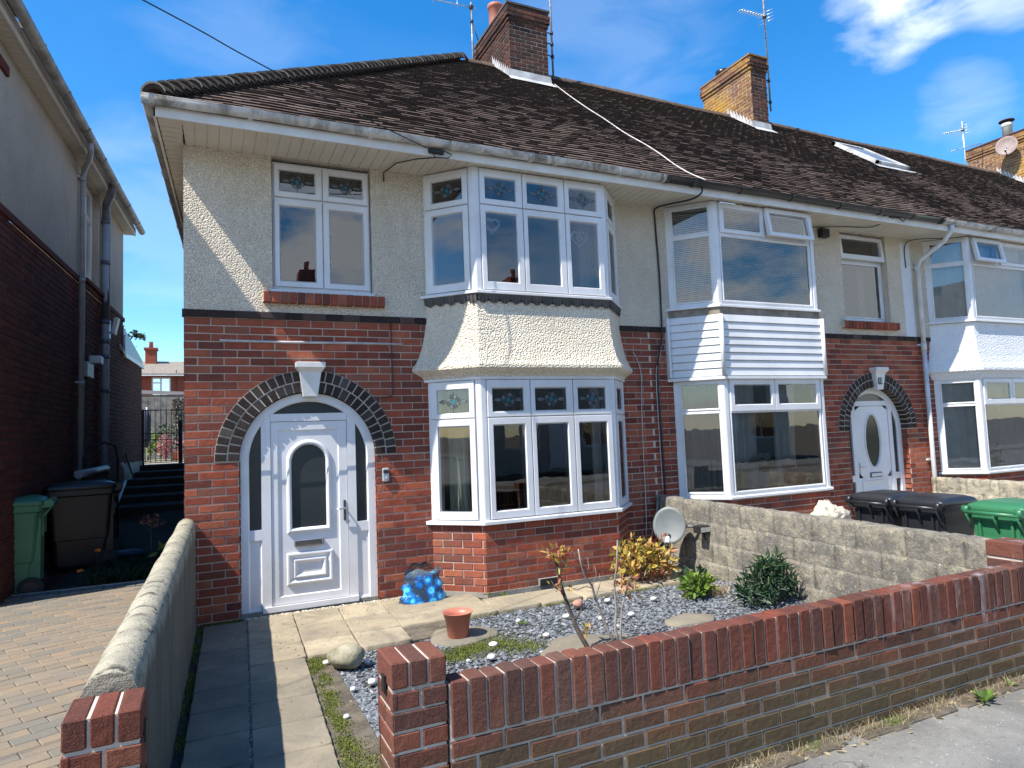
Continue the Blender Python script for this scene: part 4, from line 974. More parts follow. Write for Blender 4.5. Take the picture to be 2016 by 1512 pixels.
# houses 4 and 5 : only their roofs and chimney rise into the picture
def far_house(name, label, X, w=5.1):
    H = thing(name, label, 'house', (X + w / 2, 0, -.3)); x1 = X + w
    B = MB(); rect_holes(B, WALLF, X, x1, -.3, BAND, [(X + .5, X + 2.7, .7, 2.1), (X + 3.6, X + 4.5, -.2, 2.0)], 0, .1, 'brick_dark'); B.build('brick_wall', None, H)
    B = MB(); rect_holes(B, WALLF, X, x1, BAND, SOF + .1, [(X + .5, X + 2.7, 3.05, 4.3), (X + 3.6, X + 4.5, 3.05, 4.3)], 0, .1, 'render_cream'); B.build('render_wall', None, H)
    for a, b, c, d in ((X + .5, X + 2.7, .7, 2.1), (X + .5, X + 2.7, 3.05, 4.3), (X + 3.6, X + 4.5, 3.05, 4.3)):
        f = Fr((a, 0), (b, 0), -.06); l = f.L; window(H, f, c, d, fixed=[(.06, l / 2 - .03, c + .07, d - .07), (l / 2 + .03, l - .06, c + .07, d - .07)])
    B = MB(); B.bevbox(X + 3.6, X + 4.5, .06, .1, -.2, 2.0, .01, 'upvc_door'); B.build('door', None, H)
    B = MB(); B.face([(x1, 0, -.3), (x1, 8.7, -.3), (x1, 8.7, 4.5), (x1, RIDY, 8.4), (x1, 0, 4.5)], 'brick_dark'); B.face([(X, 8.7, -.3), (x1, 8.7, -.3), (x1, 8.7, 4.5), (X, 8.7, 4.5)], 'brick_dark'); B.build('rear_wall', None, H)
    B = MB(); B.box(X, x1, -.55, 0, SOF, SOF + .02, 'soffit'); B.bevbox(X, x1, -.565, -.546, SOF - .018, 4.5, .003, 'paint_white'); B.build('soffit', None, H)
    gutter(H, X, x1, -.605, 4.495, 'gutter_grey'); roof_front(H, X, x1); back_roof(H, X, x1); return H
H4 = far_house('terraced_house', 'far terraced house of which only the brown tiled roof beyond the roof window shows', 15.4)
H5 = far_house('terraced_house', 'farthest terraced house, its brick chimney with cowled cream pot rising at the right edge', 20.5)
# third chimney, dish on it
ch3 = chimney(H5, 21.0, 21.9, 3.5, 5.1, 7.6, 9.43, 26, 'brick_lichen', 'brick_lichen', 'brick_chimney')
B = MB(); B.lathe((21.45, 4.2, 9.45), [(.14, 0), (.125, .42), (.15, .44), (.15, .52), (.12, .54)], 18, 'curtain'); B.tube([(21.45, 4.2, 9.95), (21.45, 4.2, 10.06)], .10, 12, 'steel_dark'); B.lathe((21.45, 4.2, 10.05), [(.2, 0), (.19, .02), (.05, .07)], 18, 'rust_dark'); B.build('chimney_pot', None, ch3)
def dish(name, label, cat, c, nrm, r, mat, arm, tilt=(0, 0, 1)):
    t = thing(name, label, cat, c); n = Vector(nrm).normalized(); up = Vector(tilt); sx = up.cross(n).normalized(); sy = n.cross(sx); c = Vector(c)
    B = MB(); rows = []
    for k in range(7):
        q = k / 6; rows.append([tuple(c + (sx * math.cos(a) * .88 + sy * math.sin(a)) * r * q + n * (.16 * r * q * q)) for a in [2 * math.pi * j / 28 for j in range(28)]])
    rows2 = [[tuple(Vector(p) - n * .008) for p in rr] for rr in rows[::-1]]
    B.grid(rows + rows2, mat, (.5, 0, 0), True, True); B.build('reflector', mat, t)
    B = MB(); b = c - sy * r * .95 + n * .03; e = c - sy * r * 1.0 + n * arm
    B.tube([b - n * .08, b, e], .011, 8, 'iron_black'); B.tube([e, e + sy * .07 - n * .05], [.03, .026], 10, 'upvc_white'); B.tube([e + sy * .07 - n * .05, e + sy * .09 - n * .065], .034, 12, 'steel_dark')
    B.tube([e - sy * .01, e - sy * .04 + n * .03], .022, 10, 'iron_black'); B.build('feed_arm', None, t)
    B = MB(); k = c - n * .03; B.bevbox(-.05, .05, -.05, .05, -.02, .04, .005, 'galv', T=lambda p: tuple(k + sx * p[0] + sy * p[1] - n * p[2]))
    return t, B, k, sx, sy, n
t, B, k, sx, sy, n = dish('satellite_dish', 'rusty brown satellite dish fixed on the far right chimney', 'satellite dish', (20.72, 3.88, 9.06), (-.9, -.35, .25), .30, 'dish_rust', .28)
B.tube([k, k + Vector((.3, .05, -.1))], .02, 8, 'iron_black'); B.build('bracket', None, t)
t, B, k, sx, sy, n = dish('satellite_dish', 'grey satellite dish low on the block garden wall beside the bay', 'satellite dish', (4.86, -.63, .475), (-.70, -.66, .20), .205, 'dish_grey', .20)
B.tube([k, k + Vector((.10, -.12, 0)), (5.13, -.86, .46)], .018, 8, 'galv'); B.bevbox(4.99, 5.13, -.98, -.86, .41, .49, .006, 'iron_black'); B.box(5.0, 5.12, -.985, -.975, .425, .475, 'alu'); B.tube([(5.10, -.92, .42), (5.08, -.93, .36), (5.11, -.92, .33)], .006, 6, 'iron_black'); B.build('bracket', None, t)

def aerial(name, label, p, h, boom_z, boom_dir, boom_len, nel, ellen, mat='alu', vert=False, mast='galv', brackets=(), extra=None, group=None):
    t = thing(name, label, 'aerial', p, group); p = Vector(p)
    B = MB(); B.tube([p, p + Vector((0, 0, h))], .02, 8, mast); B.build('mast', mast, t)
    d = Vector(boom_dir).normalized(); c = p + Vector((0, 0, boom_z)); s_ = Vector((0, 0, 1)) if vert else d.cross(Vector((0, 0, 1))).normalized()
    B = MB(); B.tube([c - d * .12, c + d * boom_len], .012, 6, mat)
    for i in range(nel):
        q = c + d * (boom_len * (i + .6) / nel); B.tube([q - s_ * ellen / 2, q + s_ * ellen / 2], .005, 5, mat)
    if nel > 3:
        q = c - d * .08; 
        for zz in (-.12, -.04, .04, .12): B.tube([q - s_ * .18 + Vector((0, 0, zz)), q + s_ * .18 + Vector((0, 0, zz))], .005, 5, mat)
        B.tube([q - Vector((0, 0, .13)), q + Vector((0, 0, .13))], .006, 5, mat)
    B.build('boom', mat, t)
    B = MB(); B.bevbox(c.x - .035, c.x + .035, c.y - .035, c.y + .035, c.z - .04, c.z + .03, .006, 'iron_black'); 
    for (z, to) in brackets: K = MB(); K.tube([(p.x, p.y, z), to], .012, 6, 'iron_black'); K.tube([(p.x, p.y, z - .03), (p.x, p.y, z + .03)], .032, 8, 'iron_black'); K.build('wall_bracket', 'iron_black', t)
    B.build('clamp', 'iron_black', t); return t
aerial('aerial', 'thin rooftop aerial with a long pale boom to the left of the near chimney', (5.02, 4.95, 8.3), 1.80, 1.70, (-1, -.25, -.22), 1.15, 2, .16, vert=True, brackets=((9.7, (5.16, 4.9, 9.2)),))
a2 = aerial('aerial', 'tall dark aerial mast clamped to the right side of the near chimney', (6.30, 4.05, 8.3), 3.0, 2.9, (-1, -.3, .2), .9, 6, .2, brackets=((9.0, (5.96, 4.05, 9.02)), (8.75, (5.96, 4.0, 8.78)), (9.22, (5.96, 4.05, 9.2))))
aerial('aerial', 'tall leaning aerial mast beside the lichen covered second chimney with a comb of short rods', (11.78, 3.9, 8.55), 2.62, 2.22, (-1, -.3, -.28), 1.15, 9, .17, brackets=((8.75, (11.38, 3.9, 8.8)), (9.25, (11.38, 3.9, 9.3))))
t = aerial('aerial', 'small rooftop aerial left of the far right chimney', (20.02, 4.6, 8.2), 1.8, 1.55, (-1, -.15, -.32), 1.35, 10, .2, mast='alu')
B = MB(); B.tube([(19.4, 4.6, 9.02), (20.85, 4.6, 9.48)], .014, 6, 'alu'); B.build('cross_boom', 'alu', t)

# cables
def cable(label, pts, r, mat, group=None, name='cable', cat='cable'):
    B = MB(); pp = [Vector(p) for p in pts]; out = [pp[0]]
    for i in range(len(pp) - 1):
        p0 = pp[max(0, i - 1)]; p1 = pp[i]; p2 = pp[i + 1]; p3 = pp[min(len(pp) - 1, i + 2)]
        for k in range(1, 5):
            t = k / 4; out.append(.5 * ((2 * p1) + (p2 - p0) * t + (2 * p0 - 5 * p1 + 4 * p2 - p3) * t * t + (3 * p1 - p0 - 3 * p2 + p3) * t ** 3))
    B.tube(out, r, 6, mat); return tag(B.build(name, mat, None, tuple(pp[0])), label, cat, group)
def rz(x, y, h=.035): return (x, y, roofz(y) + h)
cable('white aerial cable lying down the roof tiles from the near chimney to the black gutter', [rz(6.1, 3.7), rz(5.95, 2.9), rz(5.86, 2.2), rz(5.83, 1.69), rz(5.76, 1.08), rz(5.79, .65), rz(5.77, .33), rz(5.70, -.05), rz(5.70, -.33, .04), rz(5.78, -.52, .05)], .0085, 'cable_white')
cable('black cable looping from the black gutter under the eaves and down beside the pebbledash', [(5.62, -.62, 4.43), (5.62, -.60, 4.36), (5.58, -.45, 4.33), (5.45, -.2, 4.34), (5.37, -.03, 4.33), (5.36, -.02, 4.2), (5.38, -.02, 3.6), (5.38, -.02, 3.1), (5.36, -.03, 2.7), (5.30, -.03, 2.45), (5.27, -.02, 2.2), (5.28, -.02, 1.4), (5.29, -.02, .72)], .011, 'cable_black')
cable('pale cable running down the brick wall right of the front bay', [(4.92, -.02, 2.5), (4.99, -.015, 2.38), (5.03, -.015, 2.2), (5.01, -.015, 1.8), (5.0, -.015, 1.2), (5.0, -.015, .8), (4.98, -.03, .45), (4.97, -.03, .2), (5.02, -.05, .05)], .006, 'cable_white')
cable('pale cable beside the black one on the brick between the two houses', [(5.36, -.02, 2.62), (5.31, -.02, 2.4), (5.25, -.02, 2.22), (5.25, -.015, 1.5), (5.26, -.015, .8)], .006, 'cable_white')
cable('thin black cable along the eaves of the middle house', [(8.05, -.1, 4.33), (8.6, -.2, 4.355), (9.0, -.35, 4.35), (9.12, -.56, 4.42), (9.3, -.58, 4.44)], .007, 'cable_black')
cable('thin black cable under the eaves beside the white downpipe', [(11.0, -.56, 4.36), (10.8, -.4, 4.33), (10.25, -.15, 4.33), (10.15, -.03, 4.25), (10.15, -.02, 3.9)], .007, 'cable_black')
P0 = Vector((2.218, -.62, 4.39)); P1 = Vector((-.18, -1.75, 4.62)); dd = P1 - P0
cable('black overhead telephone wire crossing the sky to a junction at the eaves', [tuple(P0 + dd * t + Vector((0, 0, -.03 * math.sin(math.pi * min(t, 1))))) for t in (0, .25, .5, .75, 1, 2, 4, 7)], .0055, 'cable_black', name='overhead_wire', cat='wire')
B = MB(); B.bevbox(2.20, 2.36, -.60, -.565, 4.375, 4.425, .008, 'iron_black')
B.tube([(2.23, -.6, 4.39), (2.26, -.6, 4.33), (2.40, -.6, 4.34), (2.44, -.6, 4.38), (2.36, -.6, 4.41)], .007, 6, 'cable_black'); B.tube([(2.3, -.6, 4.335), (2.1, -.5, 4.33), (1.95, -.3, 4.345), (1.88, -.05, 4.33), (1.89, -.01, 4.25)], .007, 6, 'cable_black')
tag(B.build('junction_box', None, None, (2.28, -.6, 4.39)), 'small black telephone junction box with looped cable on the white fascia', 'junction box')
B = MB(); B.bevbox(9.05, 9.15, -.6, -.565, 4.42, 4.47, .006, 'iron_black'); B.tube([(9.15, -.6, 4.45), (9.3, -.61, 4.38), (9.38, -.6, 4.43)], .008, 6, 'cable_black'); B.tube([(9.1, -.6, 4.42), (9.0, -.6, 4.46), (8.9, -.6, 4.42)], .008, 6, 'cable_black')
tag(B.build('junction_box', None, None, (9.1, -.58, 4.44)), 'small black cable junction hanging on the fascia of the middle house', 'junction box')
# door bell
B = MB(); B.bevbox(1.798, 1.865, -.030, -.002, 1.128, 1.266, .008, 'pipe_grey'); B.bevbox(1.803, 1.860, -.034, -.029, 1.215, 1.245, .003, 'iron_black'); B.tube([(1.832, -.030, 1.165), (1.832, -.035, 1.165)], .008, 10, 'upvc_white')
tag(B.build('doorbell', None, None, (1.83, 0, 1.13)), 'grey video doorbell on the brick right of the arched door', 'doorbell')
B = MB(); B.tube([(4.92, -.05, -.05), (5.0, -.1, .3), (5.12, -.12, .72)], .013, 8, 'galv'); tag(B.build('metal_rod', None, None, (4.92, -.05, -.05)), 'grey metal rod leaning against the end of the block wall', 'rod')

# ================= things at the windows =================
def curtain(label, P0, P1, z0, z1, mat, amp=.02, freq=30, off=-.16, gather=0, name='curtain', cat='curtain', group=None):
    f = Fr(P0, P1, off); B = MB(); n = 50; rows = []
    for j in range(13):
        z = z0 + (z1 - z0) * j / 12; g = 1 - gather * (1 - j / 12) ** 1.3 * math.sin(math.pi * min(1, (1 - j / 12) * 1.0))
        rows.append([f((f.L * k / n * g, amp * math.sin(freq * k / n + .3 * math.sin(j)) + .3 * amp * math.sin(2.7 * freq * k / n), z)) for k in range(n + 1)])
    B.grid(rows, mat, (.5, 0, 0), True); return tag(B.build(name, mat, None, f((f.L / 2, 0, z0))), label, cat, group)
def blind(label, P0, P1, z0, z1, off=-.12, mat='blind', pitch=.025):
    f = Fr(P0, P1, off); t = thing('venetian_blind', label, 'blind', f((f.L / 2, 0, z0)), None); B = MB(); z = z0
    while z < z1:
        B.face([f((0, .010, z)), f((f.L, .010, z)), f((f.L, -.008, z + .016)), f((0, -.008, z + .016))], mat); z += pitch
    B.build('slats', mat, t, recalc=False); B = MB(); B.box(0, f.L, -.015, .015, z1, z1 + .03, mat, T=f); B.build('head_rail', mat, t); return t
P = bayring(2.31, 4.75, 0, 0); Q = bayring(5.52, 8.06, 0, 0); S3 = bayring(10.62, 13.16, 0, 0)
curtain('pale green curtain hanging crooked behind the left side of the lower front bay', (2.45, -.02), (2.62, -.20), .70, 2.10, 'curtain', .022, 16, -.13, .25)
curtain('white curtain at the right edge of the lower front bay', (4.10, -.30), (4.26, -.30), .70, 2.10, 'curtain_white', .02, 12, 0)
curtain('pale curtain behind the right corner of the upper front bay', (4.05, -.28), (4.25, -.28), 3.08, 4.33, 'blind_dim', .02, 12, 0)
blind('dim venetian blind behind the small upper window of the end house', (.82, 0), (1.70, 0), 3.1, 3.88, -.18, 'blind_dark')
blind('pale venetian blind in the left side of the upper bay over the white boarding', Q[0][:2], Q[1][:2], 3.10, 4.30, -.085, 'blind')
blind('pale venetian blind across the front of the upper bay over the white boarding', (Q[1][0] + .06, Q[1][1]), (Q[2][0] - .06, Q[2][1]), 3.10, 4.30, -.085, 'blind')
curtain('grey net curtain in the left side of the lower bay under the white boarding', (5.62, -.02), (5.93, -.33), .75, 2.10, 'blind_dim', .02, 22, -.10, .0)
curtain('white curtain left of the dark gap in the lower bay under the white boarding', (6.12, -.20), (6.62, -.20), .75, 2.10, 'curtain_white', .025, 26, 0)
curtain('white curtain right of the dark gap in the lower bay under the white boarding', (6.95, -.20), (7.35, -.20), .75, 2.10, 'curtain_white', .025, 22, 0, .25)
curtain('narrow curtain in the small upper window of the middle house', (9.45, .32), (9.62, .32), 3.1, 3.95, 'blind_dim', .015, 12, 0)
for (a, b, z0, z1, w) in ((S3[0], S3[1], .74, 2.08, 'lower'), (S3[1], S3[2], .74, 2.08, 'lower'), (S3[0], S3[1], 3.13, 4.3, 'upper'), (S3[1], S3[2], 3.13, 4.3, 'upper')):
    sd = 'left side' if a is S3[0] else 'front'
    curtain('white net curtain across the %s of the %s bay at the right edge' % (sd, w), a[:2], b[:2], z0, z1, 'curtain_white', .014, 44 if sd == 'front' else 22, -.10, 0, 'net_curtain', 'net curtain')
B = MB()
for k in range(140):
    c = Vector((11.05 + ru(0, .5), -.5 + ru(-.02, .03) + .12, .78 + abs(random.gauss(0, .11)))); leaf(B, c, rdir(.8), rdir(), .05, .03, (ru(0, 1), 0, 0))
tag(B.build('pot_plant', 'leaf_lime', None, (11.3, -.4, .72)), 'yellow green plant on the sill of the lower right bay', 'plant')
def heart(label, cx, cz, s, y, w, inner=False):
    B = MB(); n = 40
    def hp(t, k): return (cx + k * s * 16 * math.sin(t) ** 3 / 17, y, cz + k * s * (13 * math.cos(t) - 5 * math.cos(2 * t) - 2 * math.cos(3 * t) - math.cos(4 * t)) / 17)
    pts = [hp(2 * math.pi * j / n, 1) for j in range(n + 1)]; B.tube(pts, w, 6, 'wicker', cap=False)
    if inner:
        for q in (.12, .25, .38): B.tube([hp(2 * math.pi * j / n, q) for j in range(n + 1)], w * .9, 6, 'wicker', cap=False)
    B.tube([(cx, y, cz + s * .3), (cx, y, 4.33)], .002, 4, 'wicker')
    return tag(B.build('heart_ornament', 'wicker', None, (cx, y, cz)), label, 'ornament')
heart('white open heart in the left front pane of the upper bay', 2.965, 3.79, .088, -.335, .017)
heart('white heart with smaller heart inside, in the right front pane of the upper bay', 4.04, 3.735, .105, -.335, .014, True)
for i, (x, z, w, h, m_, lb) in enumerate([(6.20, .77, .10, .16, 'card_yellow', 'yellow card on the sill, leftmost in the bay under the white boarding'), (6.36, .77, .16, .19, 'card_white', 'open white greeting card next to the yellow card'), (6.58, .77, .14, .15, 'card_white', 'white greeting card in the middle of the sill below the flowers'), (6.80, .77, .15, .18, 'card_white', 'white card right of the flowers on the sill'), (7.05, .77, .12, .20, 'card_red', 'red card on the sill behind the right pane'), (7.22, .77, .11, .16, 'card_red', 'small red and yellow card, rightmost on the sill')]):
    B = MB(); a = ru(-.3, .3); f = Fr((x, -.36), (x + w * math.cos(.5), -.36 + w * math.sin(.5) * .6)); f2 = Fr((x, -.36), (x + w * .6, -.30))
    h *= 1.2; B.box(0, f.L, -.001, .001, z, z + h, m_, T=f); B.box(0, f.L * .7, -.001, .001, z, z + h, m_, T=Fr((x, -.36), (x - w * .35, -.27)))
    tag(B.build('greeting_card', None, None, (x, -.36, z)), lb, 'card', 'cards on the window sill')
v = thing('vase_of_flowers', 'white flowers in a glass vase on the sill under the white boarding', 'flowers', (6.66, -.26, .75))
B = MB(); B.lathe((6.66, -.26, .75), [(.04, 0), (.05, .1), (.035, .2), (.05, .24)], 12, 'glass_obscure'); B.build('vase', None, v)
B = MB()
for k in range(34):
    c = Vector((6.66 + random.gauss(0, .08), -.26 + random.gauss(0, .04), 1.12 + random.gauss(0, .04)))
    for j in range(5): leaf(B, c, rdir(), rdir(), .045, .03, (.5, 0, 0), 'flower_white')
for k in range(8): B.tube([(6.66, -.26, .95), (6.66 + random.gauss(0, .06), -.26, 1.1)], .003, 4, 'bark')
B.build('blooms', None, v)

# ================= left neighbour =================
LX = lambda y, o=0: -1.75 + .07 * y + o
H0 = thing('neighbour_house', 'cream rendered brick house on the left in shadow, seen side on with its long gutter', 'house', (-3.5, 3, 0))
fW = Fr((LX(-.35), -.35), (LX(7.75), 7.75)); U = lambda y: (y + .35) * 1.00245; uG = U(1.25)
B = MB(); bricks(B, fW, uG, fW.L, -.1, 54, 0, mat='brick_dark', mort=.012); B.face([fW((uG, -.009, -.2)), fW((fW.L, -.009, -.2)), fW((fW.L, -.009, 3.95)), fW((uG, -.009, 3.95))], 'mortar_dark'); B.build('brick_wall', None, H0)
B = MB(); B.bevbox(0, fW.L + .02, -.01, .03, 3.95, 4.03, .006, 'brick_dark', T=fW)
B.bevbox(U(1.0), U(1.36), .0, .03, 5.40, 5.51, .005, 'brick_dark', T=fW); B.bevbox(U(4.6), U(5.9), .0, .07, 4.02, 4.08, .005, 'brick_dark', T=fW); B.build('string_course', None, H0)
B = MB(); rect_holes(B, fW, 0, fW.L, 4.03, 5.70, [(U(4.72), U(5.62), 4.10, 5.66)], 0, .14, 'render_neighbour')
B.face([(LX(7.75), 7.75, -.2), (-8, 7.75, -.2), (-8, 7.75, 5.7), (LX(7.75), 7.75, 5.7)], 'render_neighbour'); B.face([(LX(1.25), 1.25, -.2), (-8, 1.25, -.2), (-8, 1.25, 3.95), (LX(1.25), 1.25, 3.95)], 'brick_dark'); B.face([(LX(-.35), -.35, 3.95), (-2.9, -.35, 3.95), (-2.9, -.35, 5.7), (LX(-.35), -.35, 5.7)], 'render_neighbour'); B.face([(LX(-.35), -.35, 3.95), (-2.9, -.35, 3.95), (-2.9, 1.53, 3.95), (LX(1.53), 1.53, 3.95)], 'paint_white'); B.face([(-2.9, -.35, 3.95), (-2.9, 1.53, 3.95), (-2.9, 1.53, 6.9), (-2.9, -.35, 6.9)], 'render_neighbour'); B.face([(-2.9, 1.5, 3.95), (-8, 1.5, 3.95), (-8, 1.5, 5.7), (-2.9, 1.5, 5.7)], 'render_neighbour'); B.build('render_wall', None, H0)  # includes an unseen front upper piece, added and shaped for its cast shadow
window(H0, Fr((LX(4.72), 4.72), (LX(5.62), 5.62), -.09), 4.10, 5.66, fixed=[(.07, .42, 4.18, 5.15), (.48, .83, 4.18, 5.15), (.07, .83, 5.22, 5.6)])
B = MB(); y = -.72
while y < 7.9:
    B.box(0, 1, 0, 1, 0, 1, 'soffit', T=lambda p, y=y: (LX(y) - .02 + p[0] * .185, y + p[1] * .094, 5.70 + p[2] * .012)); y += .102
B.box(0, 1, 0, 1, 0, 1, 'soffit', T=lambda p: (LX(-.72 + p[1] * 8.6) - .02 + p[0] * .18, -.72 + p[1] * 8.6, 5.709 + p[2] * .006)); B.face([(LX(-.72), -.72, 5.703), (-2.9, -.72, 5.703), (-2.9, -.3, 5.703), (LX(-.3), -.3, 5.703)], 'soffit'); B.build('soffit', None, H0)
B = MB(); B.box(0, 1, 0, 1, 0, 1, 'paint_white', T=lambda p: (LX(-.73 + p[1] * 8.65, .165) + p[0] * .02, -.73 + p[1] * 8.65, 5.68 + p[2] * .15)); B.build('fascia', None, H0)
gutter(H0, -.75, 7.95, 0, 5.785, 'gutter_dirty', joints=(.35, 1.3, 2.3, 3.3, 4.3, 5.3, 6.3, 7.3), P=lambda x, y, z: (LX(x, .285) + y, x, z))
B = MB(); B.face([(LX(-.73, .30), -.73, 5.80), (LX(1.1, .30), 1.1, 5.80), (-2.95, 1.1, 7.0), (-2.95, -.73, 7.0)], 'roof_felt'); B.face([(LX(1.1, .30), 1.1, 5.80), (LX(8, .30), 8, 5.80), (-5.2, 8, 9.5), (-5.2, 4.2, 9.5)], 'roof_felt'); B.face([(LX(1.1, .30), 1.1, 5.80), (-5.2, 4.2, 9.5), (-9, 4.2, 9.5), (-9, 1.1, 5.80)], 'roof_felt'); B.build('roof', None, H0)  # first slope covers the added front piece, kept narrow so the drive stays sunlit
def pl(y, o, z): return (LX(y, o), y, z)
B = MB(); B.tube([pl(3.62, .285, 5.72), pl(3.64, .285, 5.64), pl(3.9, .22, 5.60), pl(4.25, .09, 5.58), pl(4.32, .055, 5.50), pl(4.30, .055, .2)], .036, 10, 'pipe_grey')
for z in (5.45, 3.97, 2.5, 1.25): B.tube([pl(4.30, .055, z - .03), pl(4.30, .055, z + .03)], .043, 10, 'pipe_grey'); B.box(0, 1, 0, 1, 0, 1, 'pipe_white', T=lambda p, z=z: pl(4.22 + p[1] * .16, p[0] * .03, z + p[2] * .02))
B.build('downpipe', None, H0)
B = MB(); B.tube([pl(5.3, .27, 5.78), pl(5.42, .2, 5.62), pl(5.72, .09, 5.56), pl(5.8, .075, 5.42), pl(5.78, .075, 3.6)], .06, 12, 'pipe_dark'); B.tube([pl(5.78, .075, 5.3), pl(5.78, .075, 3.4), pl(5.78, .075, .3)], .056, 12, 'pipe_grey')
for z in (5.28, 4.6, 3.62, 3.3, 3.05, 2.5, 1.2): B.tube([pl(5.78, .075, z - .035), pl(5.78, .075, z + .035)], .066, 12, 'pipe_dark')
B.tube([pl(3.75, .15, 1.24), pl(4.5, .17, 1.25), pl(5.4, .16, 1.26), pl(5.7, .09, 1.26)], .055, 12, 'pipe_grey'); B.build('soil_pipe', None, H0)
B = MB(); B.bevbox(4.55, 4.95, 0, .08, 2.62, 2.84, .01, 'pipe_grey', T=lambda p: pl(p[0], p[1], p[2])); B.bevbox(5.0, 5.2, 0, .16, 2.86, 2.98, .01, 'pipe_white', T=lambda p: pl(p[0], p[1], p[2])); B.build('vent_cover', None, H0)
B = MB(); B.bevbox(6.05, 6.35, .0, .05, 3.42, 3.74, .01, 'steel_dark', T=lambda p: pl(p[0], p[1], p[2])); B.bevbox(6.0, 6.2, .1, .16, 3.46, 3.75, .012, 'pipe_white', T=lambda p: pl(p[0], p[1] + (p[2] - 3.46) * .2, p[2])); B.tube([pl(6.15, .0, 3.5), pl(6.1, .12, 3.5)], .02, 6, 'pipe_white'); B.build('security_light', None, H0)
# back addition
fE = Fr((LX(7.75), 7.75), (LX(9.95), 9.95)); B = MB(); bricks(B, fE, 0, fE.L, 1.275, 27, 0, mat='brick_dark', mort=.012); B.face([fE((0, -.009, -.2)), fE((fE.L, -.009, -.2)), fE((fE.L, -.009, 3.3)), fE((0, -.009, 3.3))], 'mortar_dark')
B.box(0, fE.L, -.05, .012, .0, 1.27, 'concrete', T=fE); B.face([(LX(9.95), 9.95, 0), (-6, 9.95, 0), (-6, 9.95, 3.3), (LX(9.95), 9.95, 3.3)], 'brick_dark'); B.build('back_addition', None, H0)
B = MB(); B.box(0, fE.L + .03, -.02, .05, 3.285, 3.36, 'upvc_white', T=fE); B.face([fE((0, .01, 3.36)), fE((fE.L + .04, .01, 3.36)), fE((fE.L + .04, .01, 3.47)), fE((0, .01, 3.86))], 'steel_dark'); B.face([fE((0, .01, 3.86)), fE((fE.L + .04, .01, 3.47)), fE((fE.L + .04, -3, 3.47)), fE((0, -3, 3.86))], 'roof_felt'); B.tube([fE((-.45, .03, 3.45)), fE((-.02, .03, 3.33))], .02, 6, 'pipe_white'); B.tube([fE((-.06, .03, 3.35)), fE((-.06, .03, 3.7))], .022, 6, 'pipe_white'); B.build('addition_roof', None, H0)
B = MB(); B.tube([pl(7.2, .08, 1.30), pl(7.25, .12, 1.18), pl(7.15, .14, .95)], .03, 8, 'pipe_white'); B.tube([pl(7.15, .14, .98), pl(6.0, .16, .50)], .025, 8, 'pipe_white'); B.build('waste_pipe', None, H0)
cable('black hose looped on the side of the back addition at the end of the passage', [pl(7.9, .03, 1.45), pl(8.3, .06, 1.1), pl(9.0, .08, .75), pl(9.4, .1, .62), pl(9.75, .08, .9), pl(9.8, .05, 1.4)], .016, 'cable_black', name='hose', cat='hose')

# ================= ground =================
def sheet(name, x0, x1, y0, y1, z, mat, k='structure', nx=1, ny=1, fz=None):
    B = MB(); rows = [[(x0 + (x1 - x0) * i / nx, y0 + (y1 - y0) * j / ny, z + (fz(x0 + (x1 - x0) * i / nx, y0 + (y1 - y0) * j / ny) if fz else 0)) for i in range(nx + 1)] for j in range(ny + 1)]
    B.grid(rows, mat); return kind(B.build(name, mat), k)
sheet('ground', -300, 300, -300, 300, -.42, 'soil_dry')
sheet('road', -120, 120, -13.0, -6.3, -.16, 'asphalt'); 
B = MB(); B.box(-120, 120, -6.3, -6.15, -.3, -.03, 'concrete'); kind(B.build('kerb', None), 'structure')
sheet('pavement', -120, 120, -6.15, -4.16, -.032, 'asphalt')
sheet('far_pavement', -120, 120, -15.5, -13.0, -.06, 'asphalt')
sheet('garden_bed', -.02, 5.2, -4.16, .06, -.062, 'garden_bed')
sheet('yard', 5.2, 26, -4.16, .1, -.285, 'concrete')
def hz(x, y): return .05 * math.sin(x * 5) * math.sin(y * 3) + (max(0, y - 2) * .11 if y < 6 else .44)
sheet('passage_soil', -2.2, .6, 1.80, 6.2, .03, 'soil', nx=20, ny=30, fz=hz)
sheet('rear_garden', -14, 14, 10.4, 30, 1.17, 'concrete')
sheet('hillside', -60, 40, 30, 120, 1.1, 'soil_dry', nx=4, ny=8, fz=lambda x, y: (y - 30) * .045)
B = MB()
for k in range(6): B.bevbox(-1.6, .5, 5.9 + k * .75, 6.7 + k * .75, -.2, .60 + k * .115, .015, 'soil')
kind(B.build('steps', None), 'structure')
# block paved drive
B = MB(); B.box(-6, -.05, -4.5, 1.6, -.05, .075, 'mortar_dark'); dirv = Vector((.93, .37, 0)).normalized(); prp = Vector((-dirv.y, dirv.x, 0))
lw, lh = .204, .104
for r in range(-60, 60):
    for c in range(-40, 40):
        o = dirv * (c * lw + (lw / 2 if r % 2 else 0)) + prp * (r * lh) + Vector((-2, -1.5, 0))
        if not (-3.4 < o.x < -.05 and -4.45 < o.y < 1.62): continue
        if o.x > LX(o.y) * 0 + (-.36 + .04 * o.y + .16) : continue
        t = ru(-.0025, .0025); a = dirv; b = prp
        B.bevbox(-lw / 2 + .002, lw / 2 - .002, -lh / 2 + .002, lh / 2 - .002, .06, .098 + t, .004, 'paviour', (rnd(), rnd(), 0), T=lambda p: (o.x + a.x * p[0] + b.x * p[1], o.y + a.y * p[0] + b.y * p[1], p[2] + p[0] * t * 3))
y = -4.5
while y < 1.6:
    xe = -.175 + .04 * y; B.bevbox(xe - .11, xe - .008, y + .002, y + .198, .05, .104 + ru(-.002, .002), .004, 'paviour', (rnd(), rnd(), 1)); y += .2
x = -6
